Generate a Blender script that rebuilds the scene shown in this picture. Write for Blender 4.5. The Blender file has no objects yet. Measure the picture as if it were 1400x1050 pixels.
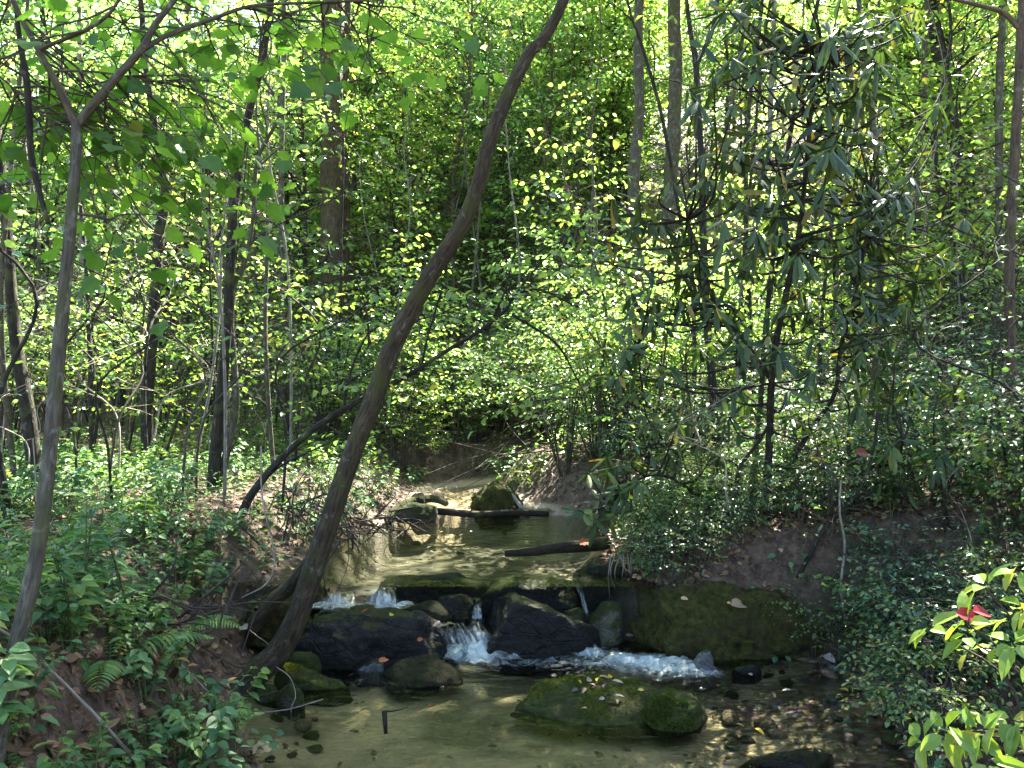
import bpy, bmesh, math, random
import numpy as np
from mathutils import Vector

# ------------------------------------------------------------------ camera, world, sun, exposure
ZC, HY, F = 1.5, 525.0, 1050.0          # eye height (m), horizon row and focal length in photo pixels
scn = bpy.context.scene
col = scn.collection
cam = bpy.data.cameras.new('camera'); cam_o = bpy.data.objects.new('camera', cam); col.objects.link(cam_o)
cam.sensor_width = 36.0; cam.lens = 36.0 * F / 1400.0
cam.clip_start = 0.05; cam.clip_end = 1500
cam_o.location = (0, 0, ZC); cam_o.rotation_euler = (math.radians(90), 0, 0)
scn.camera = cam_o

SUN_EL, SUN_AZ = math.radians(52), math.radians(24)    # azimuth clockwise from the view direction (+y)
world = bpy.data.worlds.new('World'); scn.world = world; world.use_nodes = True
wn = world.node_tree.nodes; wn.clear()
wo = wn.new('ShaderNodeOutputWorld'); wb = wn.new('ShaderNodeBackground'); ws = wn.new('ShaderNodeTexSky')
ws.sky_type = 'NISHITA'; ws.sun_disc = False; ws.sun_elevation = SUN_EL; ws.sun_rotation = SUN_AZ
ws.air_density = 1.0; ws.dust_density = 1.5; ws.ozone_density = 1.0
wb.inputs['Strength'].default_value = 0.058
world.node_tree.links.new(ws.outputs[0], wb.inputs[0]); world.node_tree.links.new(wb.outputs[0], wo.inputs[0])
sun = bpy.data.lights.new('sun', 'SUN'); sun_o = bpy.data.objects.new('sun', sun); col.objects.link(sun_o)
sun.energy = 5.0; sun.angle = math.radians(0.55); sun.color = (1.0, 0.94, 0.84)
sd = Vector((math.sin(SUN_AZ) * math.cos(SUN_EL), math.cos(SUN_AZ) * math.cos(SUN_EL), math.sin(SUN_EL)))
sun_o.rotation_euler = sd.to_track_quat('Z', 'Y').to_euler(); sun_o.location = (6, 10, 30)
vs = scn.view_settings
scn.display_settings.display_device = 'sRGB'
vs.view_transform = 'Standard'; vs.look = 'None'; vs.exposure = 4.05; vs.gamma = 1.0; vs.use_curve_mapping = False
cy = scn.cycles
cy.max_bounces = 7; cy.diffuse_bounces = 4; cy.glossy_bounces = 3; cy.transmission_bounces = 5; cy.transparent_max_bounces = 14
cy.caustics_reflective = False; cy.caustics_refractive = False
cy.use_denoising = True; cy.sample_clamp_indirect = 6.0

# ------------------------------------------------------------------ helpers
def P(px, py, d):
    """the world point that shows at photo pixel (px, py) when it stands d metres in front of the camera"""
    return np.array([(px - 700.0) / F * d, d, ZC - (py - HY) / F * d])

def smooth(t):
    t = np.clip(t, 0, 1); return t * t * (3 - 2 * t)

_pr = np.random.RandomState(7); _G = _pr.rand(256, 256).astype(np.float64)
def vnoise(x, y):
    x = np.asarray(x, float); y = np.asarray(y, float)
    xi = np.floor(x).astype(int); yi = np.floor(y).astype(int); fx = smooth(x - xi); fy = smooth(y - yi)
    g = lambda a, b: _G[a % 256, b % 256]
    return (g(xi, yi) * (1 - fx) + g(xi + 1, yi) * fx) * (1 - fy) + (g(xi, yi + 1) * (1 - fx) + g(xi + 1, yi + 1) * fx) * fy - 0.5
def fbm(x, y, o=4):
    s = 0; a = 1.0
    for k in range(o):
        s = s + a * vnoise(x * 2 ** k + 17.3 * k, y * 2 ** k + 5.1 * k); a *= 0.5
    return s
_G3 = _pr.rand(32, 32, 32)
def vnoise3(p):
    pi = np.floor(p).astype(int); f = smooth(p - pi); r = 0
    for dx in (0, 1):
        for dy in (0, 1):
            for dz in (0, 1):
                w = (f[:, 0] if dx else 1 - f[:, 0]) * (f[:, 1] if dy else 1 - f[:, 1]) * (f[:, 2] if dz else 1 - f[:, 2])
                r = r + w * _G3[(pi[:, 0] + dx) % 32, (pi[:, 1] + dy) % 32, (pi[:, 2] + dz) % 32]
    return r - 0.5
def fbm3(p, o=4):
    s = 0; a = 1.0
    for k in range(o):
        s = s + a * vnoise3(p * 2 ** k + 3.7 * k); a *= 0.55
    return s

def norm(v):
    v = np.asarray(v, float); return v / np.maximum(np.linalg.norm(v, axis=-1, keepdims=True), 1e-9)

def spline(pts, n):
    """Catmull-Rom through the rows of pts, n rows out"""
    p = np.asarray(pts, float)
    if len(p) == 2:
        t = np.linspace(0, 1, n)[:, None]; return p[0] * (1 - t) + p[1] * t
    q = np.vstack([2 * p[0] - p[1], p, 2 * p[-1] - p[-2]])
    t = np.linspace(0, len(p) - 1 - 1e-6, n); i = t.astype(int); f = (t - i)[:, None]
    a, b, c, d = q[i], q[i + 1], q[i + 2], q[i + 3]
    return 0.5 * (2 * b + (c - a) * f + (2 * a - 5 * b + 4 * c - d) * f ** 2 + (3 * b - a - 3 * c + d) * f ** 3)

class Geo:
    """collects faces and builds ONE mesh object"""
    def __init__(s): s.V = []; s.T = []; s.Q = []; s.B = []; s.n = 0
    def add(s, V, T=None, Q=None, B=None):
        V = np.asarray(V, float)
        if T is not None and len(T): s.T.append(np.asarray(T, int) + s.n)
        if Q is not None and len(Q): s.Q.append(np.asarray(Q, int) + s.n)
        s.V.append(V); s.B.append(np.zeros_like(V) if B is None else B); s.n += len(V)
    def tube(s, pts, rad, sides=8, lump=0.0, seed=0, cap=True):
        pts = np.asarray(pts, float); n = len(pts); rad = np.asarray(rad, float) * np.ones(n)
        t = norm(np.gradient(pts, axis=0))
        u = np.cross(t[0], [0.31, 0.9, 0.12] if abs(t[0][1]) < 0.8 else [0.9, 0.1, 0.3]); u /= np.linalg.norm(u)
        U = np.zeros((n, 3))
        for i in range(n):
            u = u - t[i] * np.dot(u, t[i]); u = u / max(np.linalg.norm(u), 1e-9); U[i] = u
        W = np.cross(t, U)
        sl = np.concatenate([[0], np.cumsum(np.linalg.norm(np.diff(pts, axis=0), axis=1))])
        a = np.linspace(0, 2 * math.pi, sides, endpoint=False)
        R = rad[:, None] * np.ones((n, sides))
        if lump:
            rs = np.random.RandomState(seed)
            for k in (1, 2, 3, 5):
                for _ in range(2):
                    R = R * (1 + lump / (k ** 0.6) * np.sin(k * a[None, :] + rs.rand() * 6.3 + sl[:, None] * rs.uniform(-9, 9)))
        V = pts[:, None, :] + R[..., None] * (np.cos(a)[None, :, None] * U[:, None, :] + np.sin(a)[None, :, None] * W[:, None, :])
        r0 = max(rad.max(), 1e-4)
        B = np.stack([np.cos(a)[None, :] * r0 * np.ones((n, 1)), np.sin(a)[None, :] * r0 * np.ones((n, 1)), sl[:, None] * np.ones((1, sides))], -1)
        i = np.arange(n - 1)[:, None] * sides; j = np.arange(sides)[None, :]; k = (np.arange(sides) + 1)[None, :] % sides
        Q = np.stack([i + j, i + k, i + sides + k, i + sides + j], -1).reshape(-1, 4)
        V = V.reshape(-1, 3); B = B.reshape(-1, 3); T = []
        if cap:
            V = np.vstack([V, pts[0], pts[-1]]); B = np.vstack([B, [0, 0, 0], [0, 0, sl[-1]]]); m = n * sides
            for q in range(sides):
                T.append((m, (q + 1) % sides, q)); T.append((m + 1, (n - 1) * sides + q, (n - 1) * sides + (q + 1) % sides))
        s.add(V, T, Q, B)
    def build(s, name, mat, parent=None, loc=None, smooth_=True, extra=None):
        V = np.vstack(s.V)
        if loc is not None: V = V - np.asarray(loc, float)
        T = np.vstack(s.T) if s.T else np.zeros((0, 3), int); Q = np.vstack(s.Q) if s.Q else np.zeros((0, 4), int)
        me = bpy.data.meshes.new(name)
        me.vertices.add(len(V)); me.vertices.foreach_set('co', V.astype(np.float32).ravel())
        nl = len(T) * 3 + len(Q) * 4; me.loops.add(nl)
        me.loops.foreach_set('vertex_index', np.concatenate([T.ravel(), Q.ravel()]).astype(np.int32))
        me.polygons.add(len(T) + len(Q))
        me.polygons.foreach_set('loop_start', np.concatenate([np.arange(len(T)) * 3, len(T) * 3 + np.arange(len(Q)) * 4]).astype(np.int32))
        me.polygons.foreach_set('use_smooth', np.full(len(T) + len(Q), smooth_, bool))
        me.update(calc_edges=True)
        B = np.vstack(s.B)
        if np.any(B):
            at = me.attributes.new('bk', 'FLOAT_VECTOR', 'POINT'); at.data.foreach_set('vector', B.astype(np.float32).ravel())
        for k, v in (extra or {}).items():
            at = me.attributes.new(k, 'FLOAT', 'POINT'); at.data.foreach_set('value', np.asarray(v, np.float32).ravel())
        me.materials.append(mat)
        o = bpy.data.objects.new(name, me); col.objects.link(o)
        if parent is not None: o.parent = parent
        elif loc is not None: o.location = loc
        return o

# leaf outlines: rows (along, across, up) for a leaf of length 1 and width 1, and their faces
def _oval(us, ws, droop, fold):
    V = []; T = []; Q = []
    n = len(us)
    for u in us: V.append((u, 0, -droop * u * u))
    for k in range(1, n - 1): V.append((us[k], ws[k] / 2, fold * ws[k] - droop * us[k] ** 2)); V.append((us[k], -ws[k] / 2, fold * ws[k] - droop * us[k] ** 2))
    L = lambda k: n + 2 * (k - 1); Rr = lambda k: n + 2 * (k - 1) + 1
    T += [(0, 1, L(1)), (0, Rr(1), 1), (n - 2, n - 1, L(n - 2)), (n - 2, Rr(n - 2), n - 1)]
    for k in range(1, n - 2): Q += [(k, k + 1, L(k + 1), L(k)), (k, Rr(k), Rr(k + 1), k + 1)]
    return np.array(V, float), np.array(T), np.array(Q).reshape(-1, 4)
OVATE = _oval([0, .22, .5, .78, 1], [0, .85, 1, .6, 0], .22, .10)
LANCE = _oval([0, .2, .5, .8, 1], [0, .8, 1, .6, 0], .35, .08)
STRAP = _oval([0, .12, .35, .65, .88, 1], [0, .5, .92, 1, .6, 0], .16, -.03)
SIMPLE = _oval([0, .3, .68, 1], [0, 1, .85, 0], .2, .10)
def _lobed():
    o = [(0, 0), (.02, .12), (-.02, .36), (.18, .34), (.30, .56), (.46, .40), (.60, .50), (.70, .26), (.86, .18), (1, 0)]
    pts = o + [(u, -w) for u, w in o[-2:0:-1]]
    V = [(.40, 0, -.03)] + [(u, w, .12 * abs(w) - .2 * u * u) for u, w in pts]
    n = len(pts); T = [(0, 1 + (k + 1) % n, 1 + k) for k in range(n)]
    return np.array(V, float), np.array(T), np.zeros((0, 4), int)
LOBED = _lobed()

class Leaves:
    def __init__(s): s.b = []; s.d = []; s.n = []; s.l = []; s.w = []
    def add(s, b, d, n, l, w):
        b = np.atleast_2d(b); k = len(b); o = np.ones(k)
        s.b.append(b); s.d.append(np.atleast_2d(d) * np.ones((k, 1))); s.n.append(np.atleast_2d(n) * np.ones((k, 1))); s.l.append(l * o); s.w.append(w * o)
    def count(s): return sum(len(x) for x in s.b)
    def geo(s, tmpl, g=None):
        V0, T0, Q0 = tmpl
        b = np.vstack(s.b); d = norm(np.vstack(s.d)); n = np.vstack(s.n); l = np.concatenate(s.l); w = np.concatenate(s.w)
        n = norm(n - d * np.sum(n * d, 1, keepdims=True)); sd_ = np.cross(n, d)
        k = len(b); m = len(V0)
        V = b[:, None, :] + V0[None, :, 0, None] * (l[:, None] * d)[:, None, :] + V0[None, :, 1, None] * (w[:, None] * sd_)[:, None, :] + V0[None, :, 2, None] * (l[:, None] * n)[:, None, :]
        off = (np.arange(k) * m)[:, None, None]
        g = g or Geo()
        g.add(V.reshape(-1, 3), (T0[None] + off).reshape(-1, 3), (Q0[None] + off).reshape(-1, 4))
        return g
    def build(s, name, tmpl, mat, parent=None, loc=None):
        return s.geo(tmpl).build(name, mat, parent, loc, smooth_=False)

def tag(o, label=None, cat=None, group=None, kind=None):
    for k, v in (('label', label), ('category', cat), ('group', group), ('kind', kind)):
        if v: o[k] = v
    return o
def empty(name, label, cat, loc=(0, 0, 0), group=None, rz=0.0):
    o = bpy.data.objects.new(name, None); col.objects.link(o); o.empty_display_size = 0.1
    o.location = tuple(float(v) for v in loc); o.rotation_euler = (0, 0, rz)
    return tag(o, label, cat, group)
KIDS = {}
def copy_tree(o, parent=None):
    c = o.copy(); col.objects.link(c)
    if parent is not None: c.parent = parent
    for ch in KIDS.get(o.name, ()) or o.children: copy_tree(ch, c)
    return c
class Stamp:
    """one plant of a kind; the first place() moves it, the later ones copy it with its parts"""
    def __init__(s, root): s.root = root; s.used = False; KIDS[root.name] = list(root.children)
    def place(s, x, y, z, rz, sc=1.0, label=None, group=None, tilt=(0, 0)):
        o = copy_tree(s.root) if s.used else s.root
        s.used = True
        o.location = (float(x), float(y), float(z)); o.rotation_euler = (tilt[0], tilt[1], rz)
        o.scale = (sc, sc, sc) if np.isscalar(sc) else sc
        if label: o['label'] = label
        if group: o['group'] = group
        return o

# ------------------------------------------------------------------ materials
class NT:
    def __init__(s, name):
        s.m = bpy.data.materials.new(name); s.m.use_nodes = True; s.t = s.m.node_tree; s.t.nodes.clear()
        s.out = s.new('ShaderNodeOutputMaterial')
    def new(s, ty, **kw):
        n = s.t.nodes.new(ty)
        for k, v in kw.items(): setattr(n, k, v)
        return n
    def link(s, a, b): s.t.links.new(a, b)
    def put(s, sock, v):
        if hasattr(v, 'is_output'): s.link(v, sock)
        else: sock.default_value = v
    def math(s, op, a, b=0.0, clamp=False):
        n = s.new('ShaderNodeMath', operation=op, use_clamp=clamp); s.put(n.inputs[0], a); s.put(n.inputs[1], b); return n.outputs[0]
    def noise(s, vec, scale, detail=4, rough=.55, dist=0.0):
        n = s.new('ShaderNodeTexNoise'); n.inputs['Scale'].default_value = scale; n.inputs['Detail'].default_value = detail
        n.inputs['Roughness'].default_value = rough; n.inputs['Distortion'].default_value = dist
        if vec is not None: s.link(vec, n.inputs['Vector'])
        return n.outputs[0]
    def ramp(s, fac, stops, interp='LINEAR'):
        n = s.new('ShaderNodeValToRGB'); r = n.color_ramp; r.interpolation = interp
        while len(r.elements) < len(stops): r.elements.new(0.5)
        for e, (p, c) in zip(r.elements, stops):
            e.position = p; e.color = (c, c, c, 1) if np.isscalar(c) else (*c, 1)
        s.put(n.inputs[0], fac); return n.outputs[0]
    def mixc(s, fac, a, b):
        n = s.new('ShaderNodeMix', data_type='RGBA'); s.put(n.inputs[0], fac)
        for i, v in ((6, a), (7, b)):
            if hasattr(v, 'is_output'): s.link(v, n.inputs[i])
            else: n.inputs[i].default_value = (*v, 1)
        return n.outputs[2]
    def mapr(s, v, a, b, c=0.0, d=1.0):
        n = s.new('ShaderNodeMapRange'); s.put(n.inputs[0], v)
        for i, q in zip((1, 2, 3, 4), (a, b, c, d)): n.inputs[i].default_value = q
        return n.outputs[0]
    def scalev(s, vec, xyz):
        n = s.new('ShaderNodeVectorMath', operation='MULTIPLY'); s.link(vec, n.inputs[0]); n.inputs[1].default_value = xyz; return n.outputs[0]
    def bump(s, h, strength, dist, nrm=None):
        n = s.new('ShaderNodeBump'); s.put(n.inputs['Strength'], strength); n.inputs['Distance'].default_value = dist; s.link(h, n.inputs['Height'])
        if nrm is not None: s.link(nrm, n.inputs['Normal'])
        return n.outputs[0]
    def princ(s, color, rough=.6, spec=.5, normal=None, alpha=None):
        n = s.new('ShaderNodeBsdfPrincipled')
        if hasattr(color, 'is_output'): s.link(color, n.inputs['Base Color'])
        else: n.inputs['Base Color'].default_value = (*color, 1)
        s.put(n.inputs['Roughness'], rough); s.put(n.inputs['Specular IOR Level'], spec)
        if normal is not None: s.link(normal, n.inputs['Normal'])
        if alpha is not None: s.put(n.inputs['Alpha'], alpha)
        return n.outputs[0]
    def mixs(s, fac, a, b):
        n = s.new('ShaderNodeMixShader'); s.put(n.inputs[0], fac); s.link(a, n.inputs[1]); s.link(b, n.inputs[2]); return n.outputs[0]
    def done(s, sh): s.link(sh, s.out.inputs['Surface']); return s.m
    def obj(s): return s.new('ShaderNodeTexCoord').outputs['Object']
    def pos(s): return s.new('ShaderNodeNewGeometry').outputs['Position']

def leaf_mat(name, stops, trans=0.45, tint=(1.9, 1.7, 0.75), rough=.45, spec=.4):
    """reflecting and light-transmitting leaf; every leaf (mesh island) takes its own shade from the stops"""
    t = NT(name)
    g = t.new('ShaderNodeNewGeometry'); oi = t.new('ShaderNodeObjectInfo')
    r = t.math('FRACT', t.math('ADD', g.outputs['Random Per Island'], oi.outputs['Random']))
    c = t.ramp(r, stops)
    tone = t.new('ShaderNodeVectorMath', operation='MULTIPLY'); t.link(c, tone.inputs[0])
    t.link(t.mixc(t.math('FRACT', t.math('MULTIPLY', oi.outputs['Random'], 7.3)), (.72, .84, 1.25), (1.28, 1.16, .8)), tone.inputs[1]); c = tone.outputs[0]
    vein = t.noise(t.obj(), 60, 2)
    c = t.mixc(t.mapr(vein, .35, .75, 0, .35), c, t.scalev(c, (.55, .6, .5)))
    tr = t.new('ShaderNodeBsdfTranslucent'); t.link(t.scalev(c, tint), tr.inputs[0])
    return t.done(t.mixs(trans, t.princ(c, rough, spec), tr.outputs[0]))

M = {}
M['leaf_sun'] = leaf_mat('broad green leaf', [(0, (.06, .13, .030)), (.35, (.102, .198, .042)), (.7, (.152, .252, .056)), (.95, (.225, .30, .072)), (1, (.30, .26, .05))], .56, (2.3, 2.15, 1.6), .28, .9)
M['leaf_mid'] = leaf_mat('mid green leaf', [(0, (.04, .10, .028)), (.5, (.075, .155, .042)), (.95, (.13, .215, .06)), (1, (.24, .2, .045))], .54, (2.3, 2.15, 1.6), .3, .9)
M['leaf_lobed'] = leaf_mat('lobed green leaf', [(0, (.05, .12, .018)), (.5, (.085, .18, .024)), (.985, (.13, .24, .03)), (1, (.22, .16, .03))], .58, (2.3, 2.1, 1.0))
M['leaf_herb'] = leaf_mat('herb leaf', [(0, (.05, .12, .035)), (.5, (.09, .19, .055)), (.9, (.15, .26, .07)), (1, (.24, .25, .06))], .34, (1.6, 1.6, .8), .5, .35)
M['leaf_bank'] = leaf_mat('small dark shrub leaf', [(0, (.04, .09, .028)), (.5, (.075, .15, .046)), (.9, (.13, .21, .06)), (1, (.22, .16, .05))], .34, (1.5, 1.6, .8), .36, .6)
M['leaf_rhodo'] = leaf_mat('leathery evergreen leaf', [(0, (.022, .045, .02)), (.5, (.042, .074, .02)), (.93, (.085, .125, .034)), (.965, (.17, .15, .03)), (1, (.26, .19, .05))], .25, (1.7, 1.7, .6), .42, .3)
M['leaf_near'] = leaf_mat('pale new leaf', [(0, (.09, .18, .03)), (.6, (.13, .24, .05)), (.95, (.2, .28, .06)), (1, (.28, .25, .05))], .45, (1.7, 1.5, .6), .35, .5)
M['leaf_dry'] = leaf_mat('dry fallen leaf', [(0, (.035, .02, .012)), (.35, (.075, .045, .027)), (.65, (.125, .08, .052)), (.88, (.2, .14, .1)), (.97, (.3, .22, .17)), (1, (.3, .11, .035))], .12, (1.2, 1, .8), .6, .25)
def plain_leaf(name, c, trans=.3): return leaf_mat(name, [(0, tuple(.8 * v for v in c)), (1, tuple(1.15 * v for v in c))], trans, (1.3, 1.1, .9), .5, .3)
M['leaf_red'] = plain_leaf('red leaf', (.42, .03, .025)); M['leaf_rust'] = plain_leaf('rust leaf', (.13, .03, .018), .15); M['leaf_orange'] = plain_leaf('orange leaf', (.42, .12, .03), .2)
M['leaf_yellow'] = plain_leaf('yellow leaf', (.5, .36, .05)); M['leaf_tan'] = plain_leaf('tan leaf', (.38, .27, .17), .15)

def bark_mat(name, dark, light, moss=0.0, lichen=0.0, groove=1.0, mosscol=(.06, .075, .018)):
    t = NT(name)
    a = t.new('ShaderNodeAttribute', attribute_name='bk').outputs['Vector']
    st = t.scalev(a, (1, 1, .18))
    n1 = t.noise(st, 70, 6, .65, .4); n2 = t.noise(a, 9, 4); n3 = t.noise(a, 45, 5)
    c = t.mixc(t.mapr(n1, .35, .66), dark, light)
    c = t.mixc(t.mapr(n2, .35, .7, 0, .55), c, tuple(.5 * v for v in dark))
    if moss: c = t.mixc(t.mapr(t.noise(a, 5, 5), .62 - .3 * moss, .70 - .2 * moss, 0, .8), c, mosscol)
    if lichen: c = t.mixc(t.mapr(t.noise(a, 16, 3, .5, .6), .62 - .08 * lichen, .76 - .08 * lichen, 0, .6), c, (.20, .205, .17))
    h = t.math('ADD', t.math('MULTIPLY', n1, 1.0), t.math('MULTIPLY', n3, .5))
    return t.done(t.princ(c, .85, .25, t.bump(h, 1.0, .012 * groove)))
M['bark_lean'] = bark_mat('furrowed brown bark', (.020, .015, .008), (.105, .08, .044), .4, .25, 2.0, (.05, .055, .012))
M['bark_fork'] = bark_mat('smooth grey bark', (.04, .036, .024), (.13, .115, .08), .5, .8, .9, (.055, .06, .022))
M['bark_dark'] = bark_mat('dark bark', (.010, .009, .006), (.05, .042, .03), .3, .3, 1.3)
M['bark_brown'] = bark_mat('brown bark', (.05, .035, .022), (.17, .125, .085), .2, .2, 1.5)
M['bark_warm'] = bark_mat('warm orange brown bark', (.042, .032, .018), (.16, .122, .076), .25, .1, 1.6)
M['bark_pale'] = bark_mat('pale grey bark', (.1, .09, .075), (.3, .28, .24), .1, .4, .8)
M['twig'] = bark_mat('twig bark', (.025, .02, .015), (.09, .072, .052), .1, 0, .4)
M['twig_pale'] = bark_mat('pale dry stick', (.14, .115, .085), (.36, .32, .26), 0, 0, .4)
M['wood_wet'] = bark_mat('wet rotten wood', (.012, .009, .006), (.05, .035, .022), .3, 0, 1.0)
M['stem_green'] = bark_mat('green stem', (.05, .08, .025), (.12, .16, .05), 0, 0, .2)

def rock_mat(name, dark, light, moss, mosscol=((.018, .03, .006), (.075, .095, .018)), wet=.5, th=.25):
    t = NT(name)
    o = t.obj(); geo = t.new('ShaderNodeNewGeometry'); sep = t.new('ShaderNodeSeparateXYZ'); t.link(geo.outputs['Normal'], sep.inputs[0])
    n1 = t.noise(o, 14, 8, .65); n2 = t.noise(o, 3.5, 4); n3 = t.noise(o, 90, 4, .7)
    vo = t.new('ShaderNodeTexVoronoi', feature='DISTANCE_TO_EDGE'); vo.inputs['Scale'].default_value = 5; t.link(t.scalev(o, (1, 1, 2.2)), vo.inputs['Vector'])
    c = t.mixc(t.mapr(n1, .34, .68), dark, light)
    c = t.mixc(t.mapr(n2, .4, .66, 0, .6), c, (dark[0] * .7, dark[1] * .85, dark[2] * .6))
    rough = t.mapr(n2, .35, .65, max(.16, .75 - .55 * wet), .8 - .3 * wet)
    h = t.math('ADD', t.math('ADD', t.math('MULTIPLY', n1, .8), t.math('MULTIPLY', n3, .3)), t.math('MULTIPLY', t.mapr(vo.outputs[0], 0, .05), .12))
    if moss > 0:
        mk = t.math('ADD', t.math('MULTIPLY', sep.outputs[2], .55), t.math('ADD', t.math('MULTIPLY', n2, .9), t.math('MULTIPLY', t.noise(o, 22, 5, .7), .5)))
        mk = t.mapr(mk, 1.15 - moss, 1.27 - moss)
        mc = t.mixc(t.mapr(t.noise(o, 30, 5, .7), .35, .68), mosscol[0], mosscol[1])
        mc = t.mixc(t.mapr(t.noise(o, 7, 3), .48, .68, 0, .6), mc, (.055, .038, .018))
        c = t.mixc(mk, c, mc)
        rough = t.math('MAXIMUM', rough, t.math('MULTIPLY', mk, .95))
        h = t.math('ADD', h, t.math('MULTIPLY', mk, t.math('MULTIPLY', t.noise(o, 160, 3, .8), 1.1)))
    return t.done(t.princ(c, rough, .22, t.bump(h, 1.0, .035)))
M['rock_black'] = rock_mat('wet black rock', (.004, .004, .0035), (.016, .015, .013), .12, wet=.7)
M['rock_dark'] = rock_mat('dark rock', (.005, .005, .004), (.022, .02, .016), .4, ((.010, .014, .003), (.04, .045, .01)), wet=.5)
M['rock_moss'] = rock_mat('mossy boulder', (.008, .007, .005), (.04, .033, .022), .76, ((.032, .032, .007), (.14, .125, .026)), .3)
M['rock_green'] = rock_mat('bright mossy rock', (.012, .010, .007), (.06, .046, .032), .74, ((.02, .032, .005), (.085, .105, .018)), .3)
M['rock_grey'] = rock_mat('grey stone', (.05, .05, .05), (.16, .16, .16), .1, wet=.7)
M['rock_olive'] = rock_mat('olive stone', (.035, .034, .022), (.12, .11, .075), .45, wet=.4)
M['pebble'] = rock_mat('brown stone', (.05, .034, .022), (.19, .13, .085), 0, wet=.7)
M['moss_tuft'] = leaf_mat('moss blade', [(0, (.03, .05, .008)), (.5, (.06, .085, .014)), (1, (.12, .14, .024))], .3, (1.5, 1.4, .6), .8, .1)

# ------------------------------------------------------------------ ground
_EY = [-3, 0, 2, 3, 3.6, 4.1, 4.4, 5, 5.7, 6.5, 7, 8.2, 8.7, 9.5, 11, 13, 18, 30]
_XL = [-.7, -.8, -.9, -1.0, -1.30, -1.40, -1.42, -1.36, -1.25, -1.05, -.98, -1.0, -.3, 1.1, 2.6, 4.2, 7, 14]
_RY = [-3, 0, 2, 3, 3.6, 4.1, 4.25, 4.35, 4.6, 5, 5.7, 6.5, 7, 8.2, 8.7, 9.5, 11, 13, 18, 30]
_XR = [1.5, 1.55, 1.55, 1.55, 1.70, 1.72, 1.35, .86, .72, .62, .72, .85, .25, -.25, .3, 1.7, 3.2, 4.8, 7.6, 15]
def water_level(y): return 0.33 * smooth((y - 4.42) / .16) + .08 * smooth((y - 6.7) / .2) + np.maximum(0, y - 8.5) * .07
def H(x, y):
    x = np.asarray(x, float); y = np.asarray(y, float)
    wob = .10 * fbm(x * 1.3 + 9, y * 1.3, 3)
    xl = np.interp(y, _EY, _XL) + wob; xr = np.interp(y, _RY, _XR) + wob
    s = np.maximum(xl - x, x - xr); left = (xl - x) > (x - xr)
    w = water_level(y)
    bed = w - (.22 - .14 * (y < 4.4) - .15 * (y > 6.95)) * smooth(-s / np.where((y > 4.4) & (y < 6.9), .22, .45)) * (1 - .45 * smooth((x - .7) / .8) * (y < 4.4)) + np.where((y > 4.4) & (y < 6.9), .012, .035) * fbm(x * 2, y * 2, 4) * smooth(-s / .3)
    top_l = .70 + .10 * smooth((y - 6) / 4) + .035 * np.maximum(0, s - 1)
    top_r = .66 + .13 * np.maximum(0, s - .6) + .35 * smooth((y - 6.5) / 3.5)
    dl = w + (np.maximum(top_l, w + .1) - w) * smooth(s / .75 + .08)
    wr = 1.25 - .65 * smooth((y - 4.2) / .25); w = np.where(s > 0, water_level(y + .22 * (x > 0)), w); dr = w + (np.maximum(top_r, w + .1) - w) * smooth(s / wr + .05)
    out = np.where(left, dl, dr)
    ys = 9.0 + .55 * np.maximum(0, -x - 1.5) + 2.0 * smooth((x - 6) / 6) * 0
    t = np.maximum(0, y - ys)
    hill = .40 * t * smooth(t / 9) + .003 * np.maximum(0, t - 8) ** 2 * (t < 60) + (t >= 60) * .003 * 52 ** 2
    hill = hill + .22 * np.maximum(0, x - 4.5) * smooth((x - 4.5) / 5)
    nz = .07 * fbm(x * 1.1, y * 1.1, 5) + .30 * fbm(x * .21 + 3, y * .21, 3) * smooth((y - 7) / 8)
    g = np.where(s < 0, bed, out + nz * smooth(s / .4)) + hill * smooth(s / 1.0 + .2)
    return g
def bedmask(x, y):
    xl = np.interp(y, _EY, _XL); xr = np.interp(y, _RY, _XR)
    return smooth(.5 - np.maximum(xl - x, x - xr) / .16)
def outside(x, y): return float(max(np.interp(y, _EY, _XL) - x, x - np.interp(y, _RY, _XR)))
def h1(x, y): return float(H(np.array([x]), np.array([y]))[0])

def axis(fine0, fine1, step, far0, far1, growth=1.12):
    a = list(np.arange(fine0, fine1 + 1e-6, step)); d = step; x = fine1
    while x < far1: d *= growth; x += d; a.append(x)
    d = step; x = fine0; b = []
    while x > far0: d *= growth; x -= d; b.append(x)
    return np.array(b[::-1] + a)
gx = axis(-3.4, 3.6, .04, -160, 160); gy = axis(1.6, 9.6, .04, -60, 160)
X, Y = np.meshgrid(gx, gy); Z = H(X, Y)
def grid_quads(ny, nx):
    i = np.arange(ny - 1)[:, None] * nx; j = np.arange(nx - 1)[None, :]
    return np.stack([i + j, i + j + 1, i + nx + j + 1, i + nx + j], -1).reshape(-1, 4)
t = NT('forest floor and stream bed')
bm_ = t.new('ShaderNodeAttribute', attribute_name='bed').outputs['Fac']; p = t.pos()
n1 = t.noise(p, 9, 8, .7); n2 = t.noise(p, 38, 5, .7); n3 = t.noise(p, 1.3, 4)
soil = t.ramp(n1, [(.3, (.022, .015, .010)), (.45, (.05, .033, .022)), (.6, (.11, .07, .047)), (.75, (.19, .13, .095))])
soil = t.mixc(t.mapr(n2, .5, .7, 0, .6), soil, (.20, .14, .105))
soil = t.mixc(t.mapr(n3, .5, .68, 0, .6), soil, (.045, .05, .02))
sand = t.mixc(t.mapr(t.noise(p, 1.9, 5), .40, .60), (.40, .30, .18), (.095, .08, .045))
sand = t.mixc(t.mapr(n2, .45, .7, 0, .5), sand, (.17, .12, .07))
vo = t.new('ShaderNodeTexVoronoi'); vo.inputs['Scale'].default_value = 22; t.link(p, vo.inputs['Vector'])
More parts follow.
